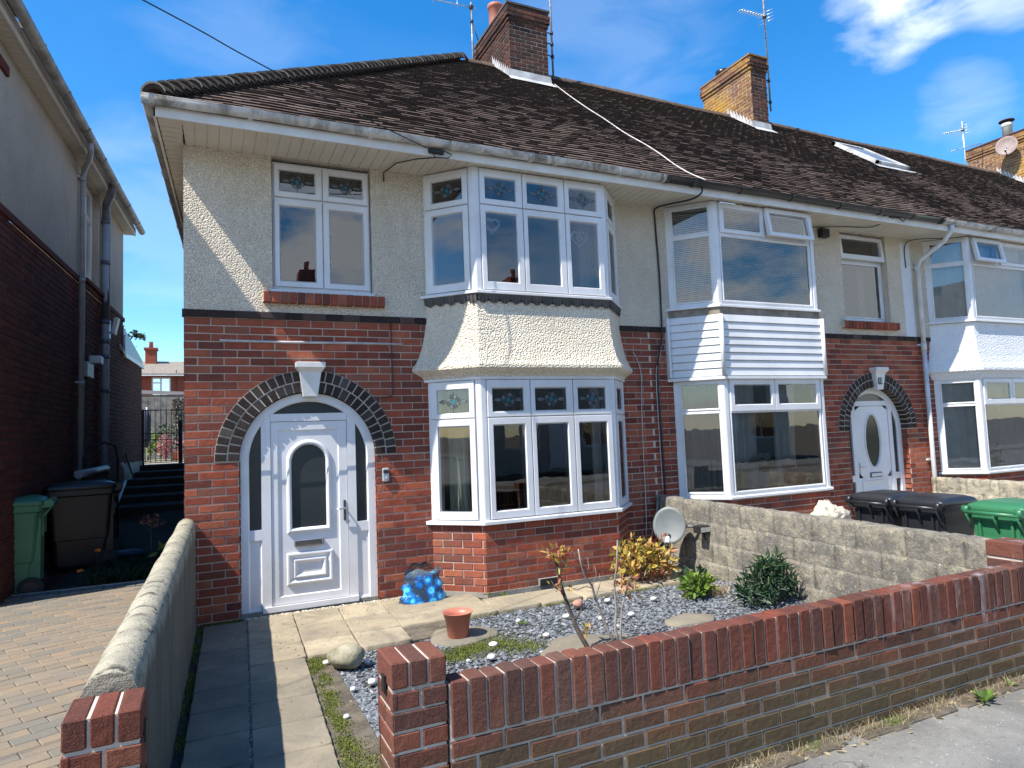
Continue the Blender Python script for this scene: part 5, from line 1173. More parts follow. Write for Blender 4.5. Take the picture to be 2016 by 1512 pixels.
while x < -.15: B.bevbox(x + .002, x + .098, 1.55, 1.745, .05, .108 + ru(-.002, .002), .004, 'paviour', (rnd(), rnd(), .9)); x += .1
B.bevbox(-6, -.1, 1.748, 1.80, -.1, .112, .008, 'concrete')
kind(B.build('driveway', None), 'structure')
# path and patio slabs
B = MB(); zt = -.022
def slab(pts, bc=None):
    bc = bc or (rnd(), 0, 0); t = [ru(-.003, .003) for _ in pts]; c = Vector((sum(p[0] for p in pts) / 4, sum(p[1] for p in pts) / 4, 0))
    def ins(p, e): v = Vector((p[0], p[1], 0)) - c; v.length -= e; return v + c
    # riven edge : subdivided outline
    def outline(e, z, j):
        r = []
        for i in range(4):
            a, b = ins(pts[i], e), ins(pts[(i + 1) % 4], e)
            for k in range(7):
                q = a.lerp(b, k / 7); random.seed(int((q.x * 317 + q.y * 911) * 10)); r.append((q.x + ru(-j, j), q.y + ru(-j, j), z + t[i] * (1 - k / 7) + t[(i + 1) % 4] * k / 7))
        return r
    A = outline(.006, -.07, .003); C1 = outline(.006, zt - .008, .004); C2 = outline(.016, zt, .004)
    B.grid([A, C1, C2], 'slab_stone', bc, True, True)
    B.face(C2, 'slab_stone', bc)
xl = lambda y: .155 + .04 * y; xj = lambda y: .503 + (y + .245) * .0499; xr = lambda y: .84 + (y + 1.4) * .043
ys = [-.13, -.56, -.965, -1.40, -1.82, -2.20, -2.59, -3.01, -3.44, -3.86, -4.2]
for a, b in zip(ys, ys[1:]): slab([(xl(b), b), (xj(b), b), (xj(a), a), (xl(a), a)], (rnd(), 1, 0))
ys = [-1.47, -1.86, -2.23, -2.61, -3.0, -3.42, -3.84, -4.2]
for a, b in zip(ys, ys[1:]): slab([(xj(b), b), (xr(b), b), (xr(a), a), (xj(a), a)], (rnd(), .7, 0))
ys = [-.10, -.58, -1.06, -1.46]; xx = [lambda y: xj(y), lambda y: .885 + .04 * (y + .6), lambda y: 1.29 + .05 * (y + .6), lambda y: 1.70 + .05 * (y + .6), lambda y: 2.15 + .05 * (y + .6)]
for i in range(4):
    for a, b in zip(ys, ys[1:]):
        if i == 3 and b < -1.1: continue
        slab([(xx[i](b), b), (xx[i + 1](b), b), (xx[i + 1](a), a), (xx[i](a), a)])
x = 2.12
while x < 5.0:
    e = min(x + .45, 5.08); slab([(x, -1.05 + ru(-.02, .02)), (e, -1.05 + ru(-.02, .02)), (e + .02, -.60 if 2.3 < x < 4.3 else -.3), (x + .02, -.60 if x > 2.3 else -.3)]); x = e
random.seed(11)
B.box(.1, 1.0, -4.2, -.1, -.075, -.042, 'soil_dry'); B.box(.9, 2.15, -1.45, 0, -.075, -.042, 'soil_dry'); kind(B.build('path', None), 'structure')
# round stepping stones
def step(cx, cy, rx, ry, a, label):
    B = MB(); n = 30; rr = [1 + .07 * math.sin(3 * t + a) + .045 * math.sin(5 * t + 2 * a) + .03 * math.sin(9 * t + a) for t in [2 * math.pi * k / n for k in range(n)]]
    def ring(q, z): return [(cx + rx * q * rr[k] * math.cos(2 * math.pi * k / n), cy + ry * q * rr[k] * math.sin(2 * math.pi * k / n), z) for k in range(n)]
    B.grid([ring(1, -.07), ring(1.0, -.046), ring(.95, -.038), ring(.5, -.034)], 'slab_stone', (.3, .75, 0), True, True); B.face(ring(.5, -.034), 'slab_stone', (.3, .75, 0))
    return tag(B.build('stepping_stone', 'slab_stone', None, (cx, cy, -.06)), label, 'stepping stone', 'stepping stones in the slate')
STEPS = [(2.05, -1.52, .28, .24), (2.78, -2.38, .44, .36), (3.85, -2.14, .24, .14)]
for s_, lb in zip(STEPS, ('flat round stepping stone carrying the terracotta pot', 'large flat stone slab in the slate behind the front wall near the bare shrub stems', 'half buried flat stone left of the dark green shrub')): step(*s_, s_[0], lb)
# loose cover
def scatter(name, mat, n, pos, size, z, flat=True, ar=.6, thick=.15, tilt=.35, bcf=rnd, kd='stuff'):
    B = MB()
    for _ in range(n):
        p = pos()
        if p is None: continue
        s_ = size(); a = ru(0, 6.28); m_ = random.choice((4, 5, 5)); q = Quaternion(rdir(), ru(0, tilt)); h = s_ * thick; bc = (bcf(), rnd(), 0); zz = (p[2] if len(p) > 2 else z) + ru(0, .5) * s_ * (.5 if flat else 1)
        ring = []
        for k in range(m_):
            t = a + 2 * math.pi * k / m_ + ru(-.3, .3); ring.append(Vector((s_ * math.cos(t), s_ * ar * math.sin(t), 0)))
        R1 = Matrix.Rotation(a * 3, 3, 'Z')
        top = [q @ (R1 @ (v + Vector((0, 0, h)))) + Vector((p[0], p[1], zz)) for v in ring]; bot = [q @ (R1 @ (v * 1.05 - Vector((0, 0, h)))) + Vector((p[0], p[1], zz)) for v in ring]
        B.grid([bot, top], mat, bc, False, True); B.face(top, mat, bc)
    return kind(B.build(name, mat, recalc=False), kd)
def inslate(x, y):
    if x < xr(y) + .03 or x > 5.1 or y < -4.09: return False
    if x < 1.72 and y > -1.48: return False
    if x >= 1.72 and y > -1.07: return False
    if x < 1.02 and y < -3.96: return False
    for cx, cy, rx, ry in STEPS:
        if ((x - cx) / rx) ** 2 + ((y - cy) / ry) ** 2 < ru(.55, .95): return False
    return True
def slatepos():
    for _ in range(30):
        if rnd() < .22: x, y = ru(.74, 1.1), ru(-4.1, -1.5)
        elif rnd() < .93: x, y = ru(.8, 5.1), ru(-2.75, -1.05)
        else: x, y = ru(.8, 5.1), ru(-4.1, -2.7)
        if inslate(x, y): return (x, y)
scatter('slate_chippings', 'slate_chip', 17000, slatepos, lambda: ru(.007, .0225), -.058, thick=.13, tilt=.8, bcf=lambda: min(1, abs(random.gauss(.42, .22))))
scatter('cream_gravel', 'gravel_cream', 1100, lambda: (ru(.5, 2.28), ru(-.115, -.015)), lambda: ru(.006, .013), -.036, thick=.5, ar=.8)
def blades(name, mat, pts, h, w=.004, lean=.6, kd='stuff'):
    B = MB()
    for p in pts:
        hh = h * ru(.5, 1.3); d = Vector((ru(-lean, lean), ru(-lean, lean), 1)).normalized() * hh; s_ = Vector((ru(-1, 1), ru(-1, 1), 0)).normalized() * w
        c = Vector(p); m1 = c + d * .55 + Vector((0, 0, 0)); e = c + d + Vector((d.x * .5, d.y * .5, -hh * .15))
        B.face([c - s_, c + s_, m1 + s_ * .7, m1 - s_ * .7], mat, (rnd(), 0, 0)); B.face([m1 - s_ * .7, m1 + s_ * .7, e], mat, (rnd(), 0, 0))
    return kind(B.build(name, mat, recalc=False), kd)
pts = []
def clump(cx, cy, rx, ry, n, z=-.045):
    for _ in range(n): pts.append((cx + random.gauss(0, rx), cy + random.gauss(0, ry), z))
for i in range(46):
    y = ru(-3.9, -1.5); clump(xr(y) + .045 + ru(-.025, .045), y, .022, .05, 110)
clump(.90, -1.55, .06, .07, 500); clump(.86, -3.1, .03, .12, 500); clump(.93, -3.3, .05, .1, 400); clump(1.92, -1.93, .14, .07, 1100); clump(2.25, -1.88, .10, .12, 900); clump(2.35, -2.05, .1, .08, 600)
for i in range(22): clump(ru(1.9, 5.0), -1.08, .05, .012, 26)
for i in range(16): yy = ru(-3.0, -.1); clump(xl(yy) - .01 + ru(-.03, .03), yy, .022, .08, 130)
clump(.32, -.06, .12, .03, 500, -.04); clump(2.72, -.47, .03, .01, 60, -.02); clump(2.82, -.5, .05, .01, 60, -.03)
clump(2.0, -1.86, .12, .04, 700); clump(1.8, -2.02, .08, .05, 400)
blades('moss', 'moss', pts, .019, .0036, .9); pts = []
# litter and dry grass at the foot of the front wall
for i in range(60): clump(ru(2.3, 4.75), -4.24 - abs(random.gauss(0, .02)), .03, .012, 10, -.03)
for x in (3.0, 3.25, 3.6, 3.75, 3.9, 4.4): clump(x, -4.26, .05, .02, 40, -.03)
blades('dry_grass', 'dry_grass', pts, .075, .0012, .9); pts = []
scatter('dead_leaves', 'dry_grass', 700, lambda: (ru(2.0, 4.8), -4.225 - abs(random.gauss(0, .05))), lambda: ru(.006, .022), -.03, thick=.05, ar=.45, tilt=1.2)
clump(3.45, -4.26, .08, .02, 140, -.03); clump(2.86, -4.25, .06, .02, 60, -.03); blades('green_grass', 'leaf_lime', pts, .04, .002, .9); pts = []
B = MB(); 
for _ in range(420):
    x = ru(1.6, 4.8); y = -4.235 - abs(random.gauss(0, .018)); 
for i in range(40):
    x0 = ru(1.6, 4.7); B.bevbox(x0, x0 + ru(.08, .2), -4.30 - ru(0, .03), -4.21, -.05, -.026 + ru(0, .006), .004, 'soil_dry')
kind(B.build('pavement_dirt', None), 'stuff')
scatter('path_litter', 'dry_grass', 260, lambda: (random.choice((ru(.2, .82), ru(.9, 2.2))), random.choice((ru(-3.9, -.2), ru(-1.3, -.15)))), lambda: ru(.003, .011), -.018, thick=.08, ar=.5, tilt=.7)
scatter('joint_grit', 'slate_chip', 900, lambda: (lambda y: (xj(y) + random.gauss(0, .008), y, -.03))(ru(-4.1, -.2)), lambda: ru(.003, .008), -.03, thick=.4)
def weed(label, x, y, z, n, l, mat='leaf_lime', spread=.6, name='weed', cat='weed', group='weeds in the pavement joint'):
    B = MB(); c = Vector((x, y, z))
    for k in range(n):
        a = 2 * math.pi * k / n + ru(-.3, .3); d = Vector((math.cos(a), math.sin(a), ru(.25, 1.1))).normalized(); leaf(B, c + d * l * .25, d, Vector((0, 0, 1)), l * ru(.7, 1.2), l * .42, (ru(0, 1), 0, 0))
        B.tube([c, c + d * l * .3], .002, 4, None)
    return tag(B.build(name, mat, None, (x, y, z)), label, cat, group)
weed('bright green broad leaved weed in the pavement joint below the front wall', 4.10, -4.33, -.03, 9, .075)
weed('small green weed at the far right foot of the front wall', 4.46, -4.27, -.03, 6, .045)
weed('tiny green seedling beside a white pebble in the slate', 2.60, -1.50, -.05, 6, .045, group='seedlings in the slate')
weed('green seedling at the foot of the bay brickwork', 2.86, -.53, -.05, 8, .05, group='seedlings in the slate')
# ================= garden walls =================
def pillar(root, x0, y0, w, ztop, name='pillar'):
    B = MB(); ze = ztop - .105; nc = 10; zb = ze - nc * .075
    fs = [Fr((x0, y0), (x0 + w, y0)), Fr((x0 + w, y0), (x0 + w, y0 + w)), Fr((x0 + w, y0 + w), (x0, y0 + w)), Fr((x0, y0 + w), (x0, y0))]
    for i, f in enumerate(fs):
        bricks(B, f, 0, w, zb, nc, 0 if i % 2 == 0 else 1, l=w + .01, mat='brick_wall_red', mort=.012, jit=.002)
    B.box(x0 + .0065, x0 + w - .0065, y0 + .0065, y0 + w - .0065, zb - .1, ztop - .006, 'mortar_light')
    for k in range(3):
        a = x0 + k * (w + .008) / 3; B.bevbox(a, a + (w + .008) / 3 - .009, y0 + ru(-.002, .002), y0 + w + ru(-.002, .002), ze + .008, ztop + ru(-.002, .002), .005, 'brick_wall_red', (ru(.1, .9), rnd(), 0), jit=.0012)
    return B.build(name, None, root)
FW = thing('front_garden_wall', 'low red brick garden wall with upright brick coping and a square pillar at its gate end', 'wall', (2.8, -4.16, -.03))
pillar(FW, .783, -4.21, .219, .727); pillar(FW, 4.805, -4.21, .219, .75)
B = MB(); ff = Fr((1.008, -4.212), (4.80, -4.212)); bricks(B, ff, 0, ff.L, .40 - 6 * .075, 6, 1, mat='brick_wall_red', mort=.013, jit=.0025)
fb = Fr((4.80, -4.112), (1.008, -4.112)); bricks(B, fb, 0, fb.L, .40 - 6 * .075, 6, 1, mat='brick_wall_red', mort=.013)
B.box(1.008, 4.80, -4.2045, -4.121, -.15, .401, 'mortar_light'); B.build('brick_courses', None, FW)
B = MB(); x = 1.012; n = 49; st = (4.803 - 1.012) / n
for k in range(n):
    zt = .620 + ru(-.003, .003); dy = ru(-.004, .004)
    B.bevbox(x + .0055, x + st - .006, -4.216 + dy, -4.112 + dy, .407, zt, .0045, 'brick_wall_red', (rnd(), rnd(), 0), jit=.0013); x += st
B.box(1.01, 4.803, -4.2065, -4.122, .395, .611, 'mortar_light'); B.build('coping', None, FW)
GP = thing('gate_pillar', 'short square brick pillar at the front left corner, in front of the rendered wall', 'pillar', (-.14, -4.1, -.03))
pillar(GP, -.25, -4.215, .219, .737)
B = MB()
for i in range(2):
    x = (.7765, -.0275)[i]; B.box(x - .004, x + .004, -4.14, -4.10, .60, .665, 'iron_black')
    o = B.build('gate_hinge_plate', None, (FW, GP)[i]); B = MB()
# rendered dividing wall on the left
B = MB(); rows = []
N_ = 60
for i in range(N_ + 1):
    y = -3.985 + 3.975 * i / N_; t = i / N_; xR = -.062 + .152 * t + .0015 * math.sin(i * .7); xL = -.232 + .178 * t + .002 * math.sin(i * .5 + 1); zt = .80 + .115 * t + .003 * math.sin(i * .45) + ru(-.002, .002)
    r = (xR - xL) / 2; cx = (xL + xR) / 2; row = [(xL, y, -.1), (xL, y, .3), (xL - .004, y, zt - r * 1.1)]
    for k in range(1, 12):
        a = math.pi - math.pi * k / 12; row.append((cx + (r + .004) * math.cos(a), y, zt - r * 1.0 + (r) * math.sin(a) + ru(-.0015, .0015)))
    row += [(xR + .004, y, zt - r * 1.1), (xR + .002, y, zt - .4), (xR + .004, y, .2), (xR + .012, y, -.12)]
    rows.append(row)
B.grid(rows, 'render_wall_cap', (.5, 0, 0), True); B.face(rows[0], 'render_wall_cap'); B.face(rows[-1], 'render_wall_cap')
tag(B.build('rendered_wall', None, None, (-.1, -2, 0)), 'grey cement rendered wall with a rounded top between the paved drive and the path', 'wall')
# block walls
def blockwall(label, x0, w, y0, y1, ztop0, ztop1, zb, mat):
    B = MB(); nc = 5; ly = .445
    for c in range(nc):
        y = y0 - (ly / 2 if c % 2 else 0)
        while y < y1:
            a = max(y, y0); b = min(y + ly, y1); y += ly
            if b - a < .05: continue
            t = lambda yy: ztop0 + (ztop1 - ztop0) * (yy - y0) / (y1 - y0)
            z1 = -c * .212; j = ru(-.0015, .0015)
            ny_ = max(2, int((b - a) / .04)); rows = []
            for k in range(ny_ + 1):
                yy = a + .0006 + (b - a - .0012) * k / ny_; zz1 = t(yy) + z1 - .0015 + (ru(-.006, .006) if c == 0 else 0); zz0 = t(yy) + z1 - .2115 if c < nc - 1 else zb
                e = .0025 * (c % 2) if k in (0, ny_) else 0; row = []
                for q in range(6): row.append((x0 + j + e + ru(-.002, .002) + (.0025 if q in (0, 5) else 0), yy, zz0 + (zz1 - zz0) * q / 5))
                row += [(x0 + w * .3, yy, zz1 + .006 * (c == 0) + ru(-.002, .002)), (x0 + w * .7, yy, zz1 + .004 * (c == 0)), (x0 + w - .01, yy, zz1 - .006), (x0 + w, yy, zz1 - .03), (x0 + w, yy, zz0)]
                rows.append(row)
            B.grid(rows, mat, (.5, 0, 0), True); B.face(rows[0], mat); B.face(rows[-1], mat)
    B.box(x0 + .012, x0 + w - .012, y0 + .01, y1, zb, min(ztop0, ztop1) - .03, 'mortar_dark')
    return tag(B.build('block_wall', None, None, (x0, (y0 + y1) / 2, zb)), label, 'wall')
blockwall('rough lichen stained concrete block wall running from the front bay to the street', 5.125, .16, -4.10, -.03, .685, .745, -.3, 'block_stone')
blockwall('pale block wall between the yards at the right edge, ending at the white downpipe', 10.32, .16, -4.10, -.03, .60, .64, -.3, 'block_pale')

# ================= wheelie bins =================
def wheelie(loc, rz, label, mat, group=None):
    t = thing('wheelie_bin', label, 'wheelie bin', (0, 0, 0), group)
    def ring(w, d, z, r=.05, yo=0):
        o = []
        for sx, sy, a0 in ((1, 1, 0), (-1, 1, 90), (-1, -1, 180), (1, -1, 270)):
            for k in range(5): a = R(a0 + k * 22.5); o.append((sx * (w / 2 - r) + r * math.cos(a), sy * (d / 2 - r) + yo + r * math.sin(a), z))
        return o
    B = MB(); B.grid([ring(.43, .50, .03), ring(.45, .53, .06), ring(.475, .575, .35), ring(.485, .60, .36), ring(.53, .655, .86), ring(.535, .66, .87), ring(.575, .71, .885), ring(.575, .71, .95), ring(.56, .69, .955)], mat, (.5, 0, 0), False, True)
    B.face(ring(.43, .50, .03)[::-1], mat)
    for xx in (-.16, .16): B.box(xx - .012, xx + .012, .32, .36, .62, .90, mat)
    B.box(-.15, .15, .30, .335, .72, .735, mat); B.box(-.22, -.19, .24, .34, .10, .86, mat); B.box(.19, .22, .24, .34, .10, .86, mat); B.build('body', mat, t)
    B = MB(); B.grid([ring(.585, .72, .945, .05), ring(.60, .735, .95, .05), ring(.60, .735, .985, .05), ring(.57, .70, 1.01, .06), ring(.45, .56, 1.035, .08), ring(.2, .25, 1.042, .08)], mat, (.5, 0, 0), True, True); B.face(ring(.2, .25, 1.042, .08), mat); B.face(ring(.585, .72, .945)[::-1], mat)
    B.box(-.10, .10, -.43, -.36, .955, .985, mat); B.build('lid', mat, t)
    B = MB(); B.tube([(-.27, .42, .945), (.27, .42, .945)], .017, 10, mat)
    for xx in (-.25, -.02, .25): B.box(xx - .015, xx + .015, .33, .425, .915, .955, mat); B.tube([(xx, .34, .80), (xx, .425, .93)], .012, 6, mat)
    for xx in (-.26, .26): B.tube([(xx - .035, .40, .965), (xx + .035, .40, .965)], .036, 10, mat)
    B.build('handle', mat, t)
    B = MB(); B.tube([(-.24, .27, .10), (.24, .27, .10)], .012, 6, 'steel_dark'); B.build('axle', None, t)
    for xx in (-.245, .245):
        B = MB(); B.tube([(xx - .025, .27, .10), (xx + .025, .27, .10)], .10, 18, 'rubber'); B.tube([(xx - .028, .27, .10), (xx + .028, .27, .10)], .06, 12, 'black_plastic'); B.build('wheel', None, t)
    B = MB(); B.bevbox(-.045, .045, .331, .336, .68, .712, .001, 'card_white'); B.build('sticker', None, t)
    t.location = loc; t.rotation_euler = (0, 0, rz); return t
GB = 'wheelie bins in the yard behind the block wall'
b1 = wheelie((6.79, -1.86, -.27), R(90), 'black wheelie bin nearest the oval glazed door behind the block wall', 'black_plastic', GB)
b1.scale = (.84, .78, 1.02)
copy_tree(b1, (6.79, -2.385, -.27), 'black wheelie bin with the small white sticker, between another black bin and the green bin')
b3 = wheelie((6.79, -3.10, -.27), R(88), 'green wheelie bin behind the block wall at the right edge', 'green_plastic', GB); b3.scale = (.86, .80, 1.02)
gb = wheelie((-1.83, 2.07, .055), R(-84), 'faded green wheelie bin by the drive at the left edge', 'green_plastic_faded', 'wheelie bins beside the neighbour house'); gb.scale = (1.05, 1.18, 1)
wheelie((-1.22, 3.05, .14), R(-80), 'black wheelie bin in shadow behind the faded green one', 'black_plastic', 'wheelie bins beside the neighbour house')
B = MB(); B.tube([(-1.36, 4.2, .3), (-1.34, 4.2, 1.45), (-1.30, 4.22, 1.6), (-1.1, 4.3, 1.66), (-.98, 4.35, 1.6), (-.95, 4.35, 1.4), (-.95, 4.35, .3)], .016, 8, 'iron_black'); B.bevbox(-1.33, -.97, 4.22, 4.3, .35, 1.15, .02, 'iron_black')
tag(B.build('hand_trolley', None, None, (-1.15, 4.27, .3)), 'black tubular framed trolley standing in the dark passage behind the bins', 'trolley')

# ================= small garden things =================
t = thing('flower_pot', 'empty terracotta coloured plastic flower pot on a flat round stone', 'flower pot', (2.0, -1.56, -.034))
B = MB(); B.lathe((2.0, -1.56, -.034), [(.078, 0), (.082, .004), (.101, .150), (.106, .152), (.118, .190), (.124, .193), (.120, .195), (.100, .150), (.096, .12), (.078, .02), (.0, .02)], 36, 'pot_plastic'); B.build('pot_wall', None, t)
def rock(name, c, r, label, mat, cat, group=None, amp=.12, seg=20, knob=0):
    B = MB(); rows = []; ph = ru(0, 9)
    for i in range(1, seg // 2):
        a = math.pi * i / (seg // 2); row = []
        for j in range(seg):
            b = 2 * math.pi * j / seg; v = Vector((math.sin(a) * math.cos(b), math.sin(a) * math.sin(b), math.cos(a)))
            k = 1 + amp * (math.sin(2.3 * v.x + ph) * math.sin(1.9 * v.y + ph * 2) + .5 * math.sin(4 * v.z + 3 * v.x + ph))
            if knob: k += knob * math.sin(9 * v.x + 4) * math.sin(10 * v.y + 1) * math.sin(11 * v.z) + ru(-.04, .04)
            row.append((c[0] + v.x * r[0] * k, c[1] + v.y * r[1] * k, c[2] + v.z * r[2] * k))
        rows.append(row)
    B.grid(rows, mat, (.5, 0, 0), True, True); B.face(rows[0], mat, smooth=True); B.face(rows[-1], mat, smooth=True)
    return tag(B.build(name, None, None, (c[0], c[1], c[2] - r[2])), label, cat, group)
rock('boulder', (1.075, -1.80, .035), (.125, .10, .088), 'large rounded mossy grey brown boulder at the corner of the path', 'boulder', 'boulder', seg=28)
PB = [(.955, -1.66, .030, 'white pebble touching the left side of the big boulder'), (1.215, -1.80, .030, 'whitish pebble touching the right side of the big boulder'), (1.02, -2.27, .024, 'small white pebble below the boulder toward the gate pillar'), (1.155, -2.22, .034, 'white pebble just left of the gate pillar top'),
      (.90, -2.68, .022, 'small white pebble in the slate, nearest the camera'), (2.15, -1.93, .034, 'white pebble on the moss in front of the flower pot, the farther of two'), (2.02, -2.19, .036, 'white pebble in front of the flower pot, the nearer of two'), (2.59, -1.44, .026, 'white pebble with a green seedling beside it'),
      (2.60, -1.93, .028, 'white pebble beside the large flat stone behind the front wall'), (2.99, -1.56, .033, 'white pebble between the thickest bare stem and the red stone'), (3.58, -1.30, .033, 'white pebble in the middle of the slate bed behind the shrub stems'), (3.97, -1.48, .031, 'white pebble right of the red leaved shrub sprig'),
      (3.22, -1.76, .028, 'white pebble at the foot of the thin forked stem'), (3.50, -1.80, .030, 'pale pebble right of the upright grey stem'), (1.86, -2.15, .018, 'tiny white pebble right of the gate pillar')]
for x, y, r, lb in PB: rock('pebble', (x, y, -.04 + r * .45), (r * ru(.85, 1.1), r * .85, r * .6), lb, 'pebble_white', 'pebble', 'white pebbles scattered on the slate', .08, 14)
rock('pebble', (3.24, -1.33, -.005), (.05, .042, .045), 'pinkish red broken stone in the slate behind the shrub', 'pebble_red', 'stone', amp=.2, seg=10)
rock('coral_stone', (7.45, -.55, .27), (.26, .22, .27), 'pale knobbly rock standing in the yard beside the black bins', 'stone_coral', 'rock', amp=.3, seg=44, knob=.16)
# bag of empties
t = thing('carrier_bag', 'blue patterned plastic carrier bag slumped against the brick wall between the door and the bay', 'bag', (2.09, -.33, -.03))
def bagpt(a, z):
    w = .225 - .06 * z / .3 + .02 * math.sin(5 * z * 10); d = .10 - .06 * z / .3; k = 1 + .05 * math.sin(5 * a + z * 30) + .03 * math.sin(11 * a - z * 50)
    return (2.09 + w * k * math.cos(a) + .02 * z, -.33 + d * k * math.sin(a) + .25 * z * .35, -.028 + z)
B = MB(); n = 40
rows = [[bagpt(2 * math.pi * j / n, z * (.92 + .10 * math.sin(3 * 2 * math.pi * j / n + 1) * (z > .2))) for j in range(n)] for z in (0, .01, .04, .08, .12, .17, .22, .27, .31)]
B.grid(rows, 'bag_film', (.5, 0, 0), True, True); B.face(rows[0]); B.build('film', 'bag_film', t)
for sy in (-.04, .05):
    B = MB(); a = Vector((1.99, -.33 + sy + .07, .26)); b = Vector((2.19, -.33 + sy + .07, .255))
    m_ = [(a.x, a.y, a.z), (a.x + .03, a.y - .03, a.z + .05), (a.x + .1, a.y - .05, a.z + .03), (b.x - .03, b.y - .03, b.z + .055), (b.x, b.y, b.z)]
    B.grid([[(p[0], p[1], p[2]) for p in m_], [(p[0], p[1] - .01, p[2] + .028) for p in m_]], 'steel_dark', (.5, 0, 0), True); B.build('handle', None, t)
for i in range(9):
    a = (i % 5 - 2) * .052 + ru(-.012, .012); z = .02 + (i // 5) * .085 + ru(0, .02); c = Vector((2.09 + a * (1 - .1 * (i // 5)), -.395 + .03 * (i // 5) + ru(-.01, .01), z)); d = rdir(.5); d.y *= .3; d.x *= 1.4; d.normalize(); c = c + Vector((0, .07, .01))
    B = MB(); mt = ('bottle_blue', 'bottle_cyan', 'bottle_blue')[i % 3]
    B.tube([c - d * .075, c - d * .07, c - d * .02, c, c + d * .03, c + d * .055, c + d * .07, c + d * .078], [.026, .036, .037, .034, .037, .03, .014, .014], 12, mt); B.tube([c - d * .018, c + d * .022], .0378, 12, 'bottle_label' if i % 4 == 0 else 'bottle_cyan', cap=False)
    tag(B.build('drinks_container', None, None, tuple(c)), 'crushed blue plastic drinks container inside the carrier bag by the door', 'bottle', 'blue containers in the carrier bag')

# ================= plants =================
def shrub(name, label, stems, leaves, mat, group=None, cat='shrub', barkm='bark'):
    base = stems[0][0][0]; t = thing(name, label, cat, base, group)
    for path, r in stems:
        B = MB(); n = len(path); B.tube(path, [r * (1 - .55 * i / (n - 1)) for i in range(n)], 7, barkm); B.build('stem', barkm, t)
    B = MB()
    for (c, rr, n, l, w, lo, hi) in leaves:
        for _ in range(n):
            v = rdir() * (rnd() ** .4); p = Vector((c[0] + v.x * rr[0], c[1] + v.y * rr[1], c[2] + v.z * rr[2])); d = (v * .8 + rdir() * 1.0 + Vector((0, 0, .25))).normalized(); leaf(B, p, d, rdir(), l * ru(.7, 1.2), w * ru(.8, 1.1), (ru(lo, hi), 0, 0))
    B.build('leaves', mat, t, recalc=False); return t
Y = -2.4
tw = lambda p: [p[0], p[1], p[2]]
shrub('leggy_shrub', 'sparse shrub with one thick dark stem and yellow red leaf tufts behind front wall',
  [([(2.68, Y - .1, -.05), (2.62, Y, .12), (2.55, Y, .30), (2.52, Y + .02, .42), (2.49, Y + .02, .56), (2.47, Y, .66)], .019), ([(2.52, Y, .40), (2.45, Y, .45), (2.42, Y, .50)], .006), ([(2.60, Y, .18), (2.68, Y, .30), (2.74, Y + .03, .33), (2.80, Y + .04, .31)], .005), ([(2.49, Y + .02, .56), (2.44, Y - .01, .68), (2.38, Y - .02, .73)], .005), ([(2.49, Y + .02, .52), (2.53, Y, .60), (2.545, Y, .66)], .005), ([(2.64, Y, .06), (2.70, Y - .03, .10), (2.73, Y - .04, .14)], .005)],
  [((2.44, Y, .70), (.09, .07, .05), 26, .055, .022, 0, .75), ((2.52, Y, .68), (.06, .06, .06), 22, .05, .024, 0, .8), ((2.50, Y, .58), (.05, .05, .05), 10, .05, .025, .3, .9), ((2.53, Y, .45), (.08, .05, .06), 12, .05, .024, .05, .7), ((2.45, Y, .47), (.04, .04, .04), 6, .05, .022, .1, .6), ((2.70, Y - .03, .12), (.05, .04, .05), 10, .05, .022, .3, .8)], 'leaf_photinia')
shrub('leggy_shrub', 'thin shrub of upright grey stems and a spray of red leaves behind the front wall',
  [([(2.93, Y - .05, -.05), (2.88, Y, .07), (2.83, Y, .20), (2.79, Y + .02, .33), (2.76, Y, .42), (2.70, Y, .50), (2.66, Y - .02, .60), (2.655, Y, .70)], .012), ([(2.95, Y - .05, -.05), (2.94, Y, .08), (2.96, Y, .22), (2.965, Y + .02, .40), (2.985, Y, .55), (3.0, Y, .73)], .011), ([(2.95, Y - .05, -.03), (2.99, Y, .08), (3.01, Y, .22), (3.05, Y, .33), (3.07, Y, .39)], .009), ([(2.77, Y, .40), (2.72, Y + .02, .42), (2.65, Y + .03, .40), (2.60, Y + .03, .42)], .005), ([(2.79, Y, .34), (2.84, Y + .02, .42), (2.83, Y, .50)], .004), ([(2.70, Y, .50), (2.74, Y, .56), (2.73, Y, .63)], .004), ([(2.66, Y, .6), (2.61, Y, .65), (2.60, Y, .69)], .004), ([(2.76, Y, .42), (2.80, Y, .50), (2.79, Y, .56)], .0035)],
  [((3.07, Y, .40), (.09, .06, .05), 34, .05, .02, 0, .5), ((3.11, Y, .34), (.06, .05, .05), 16, .05, .022, .2, .7), ((3.0, Y, .38), (.05, .05, .04), 12, .045, .018, 0, .35), ((2.96, Y, .48), (.02, .02, .03), 3, .04, .018, 0, .6)], 'leaf_photinia', barkm='bark_grey')
c0 = (4.28, -.86, -.05)
st = [([c0, (c0[0] + dx * .4, c0[1], .1), (c0[0] + dx, c0[1] + ru(-.05, .05), .28)], .010) for dx in (-.28, -.14, 0, .12, .26, .38)]
shrub('photinia_bush', 'rounded bush of yellow, orange and red leaves at the right foot of the bay', st, [((4.26, -.86, .22), (.31, .16, .17), 230, .095, .044, .3, .92), ((4.55, -.80, .15), (.24, .14, .12), 120, .09, .042, .1, .85), ((4.42, -.92, .06), (.2, .1, .08), 60, .06, .03, 0, .3), ((4.66, -.70, .36), (.07, .05, .05), 12, .07, .026, 0, .3), ((4.22, -.86, .40), (.05, .05, .07), 12, .07, .03, .4, .75)], 'leaf_photinia', cat='bush')
c0 = (4.78, -2.1, -.05)
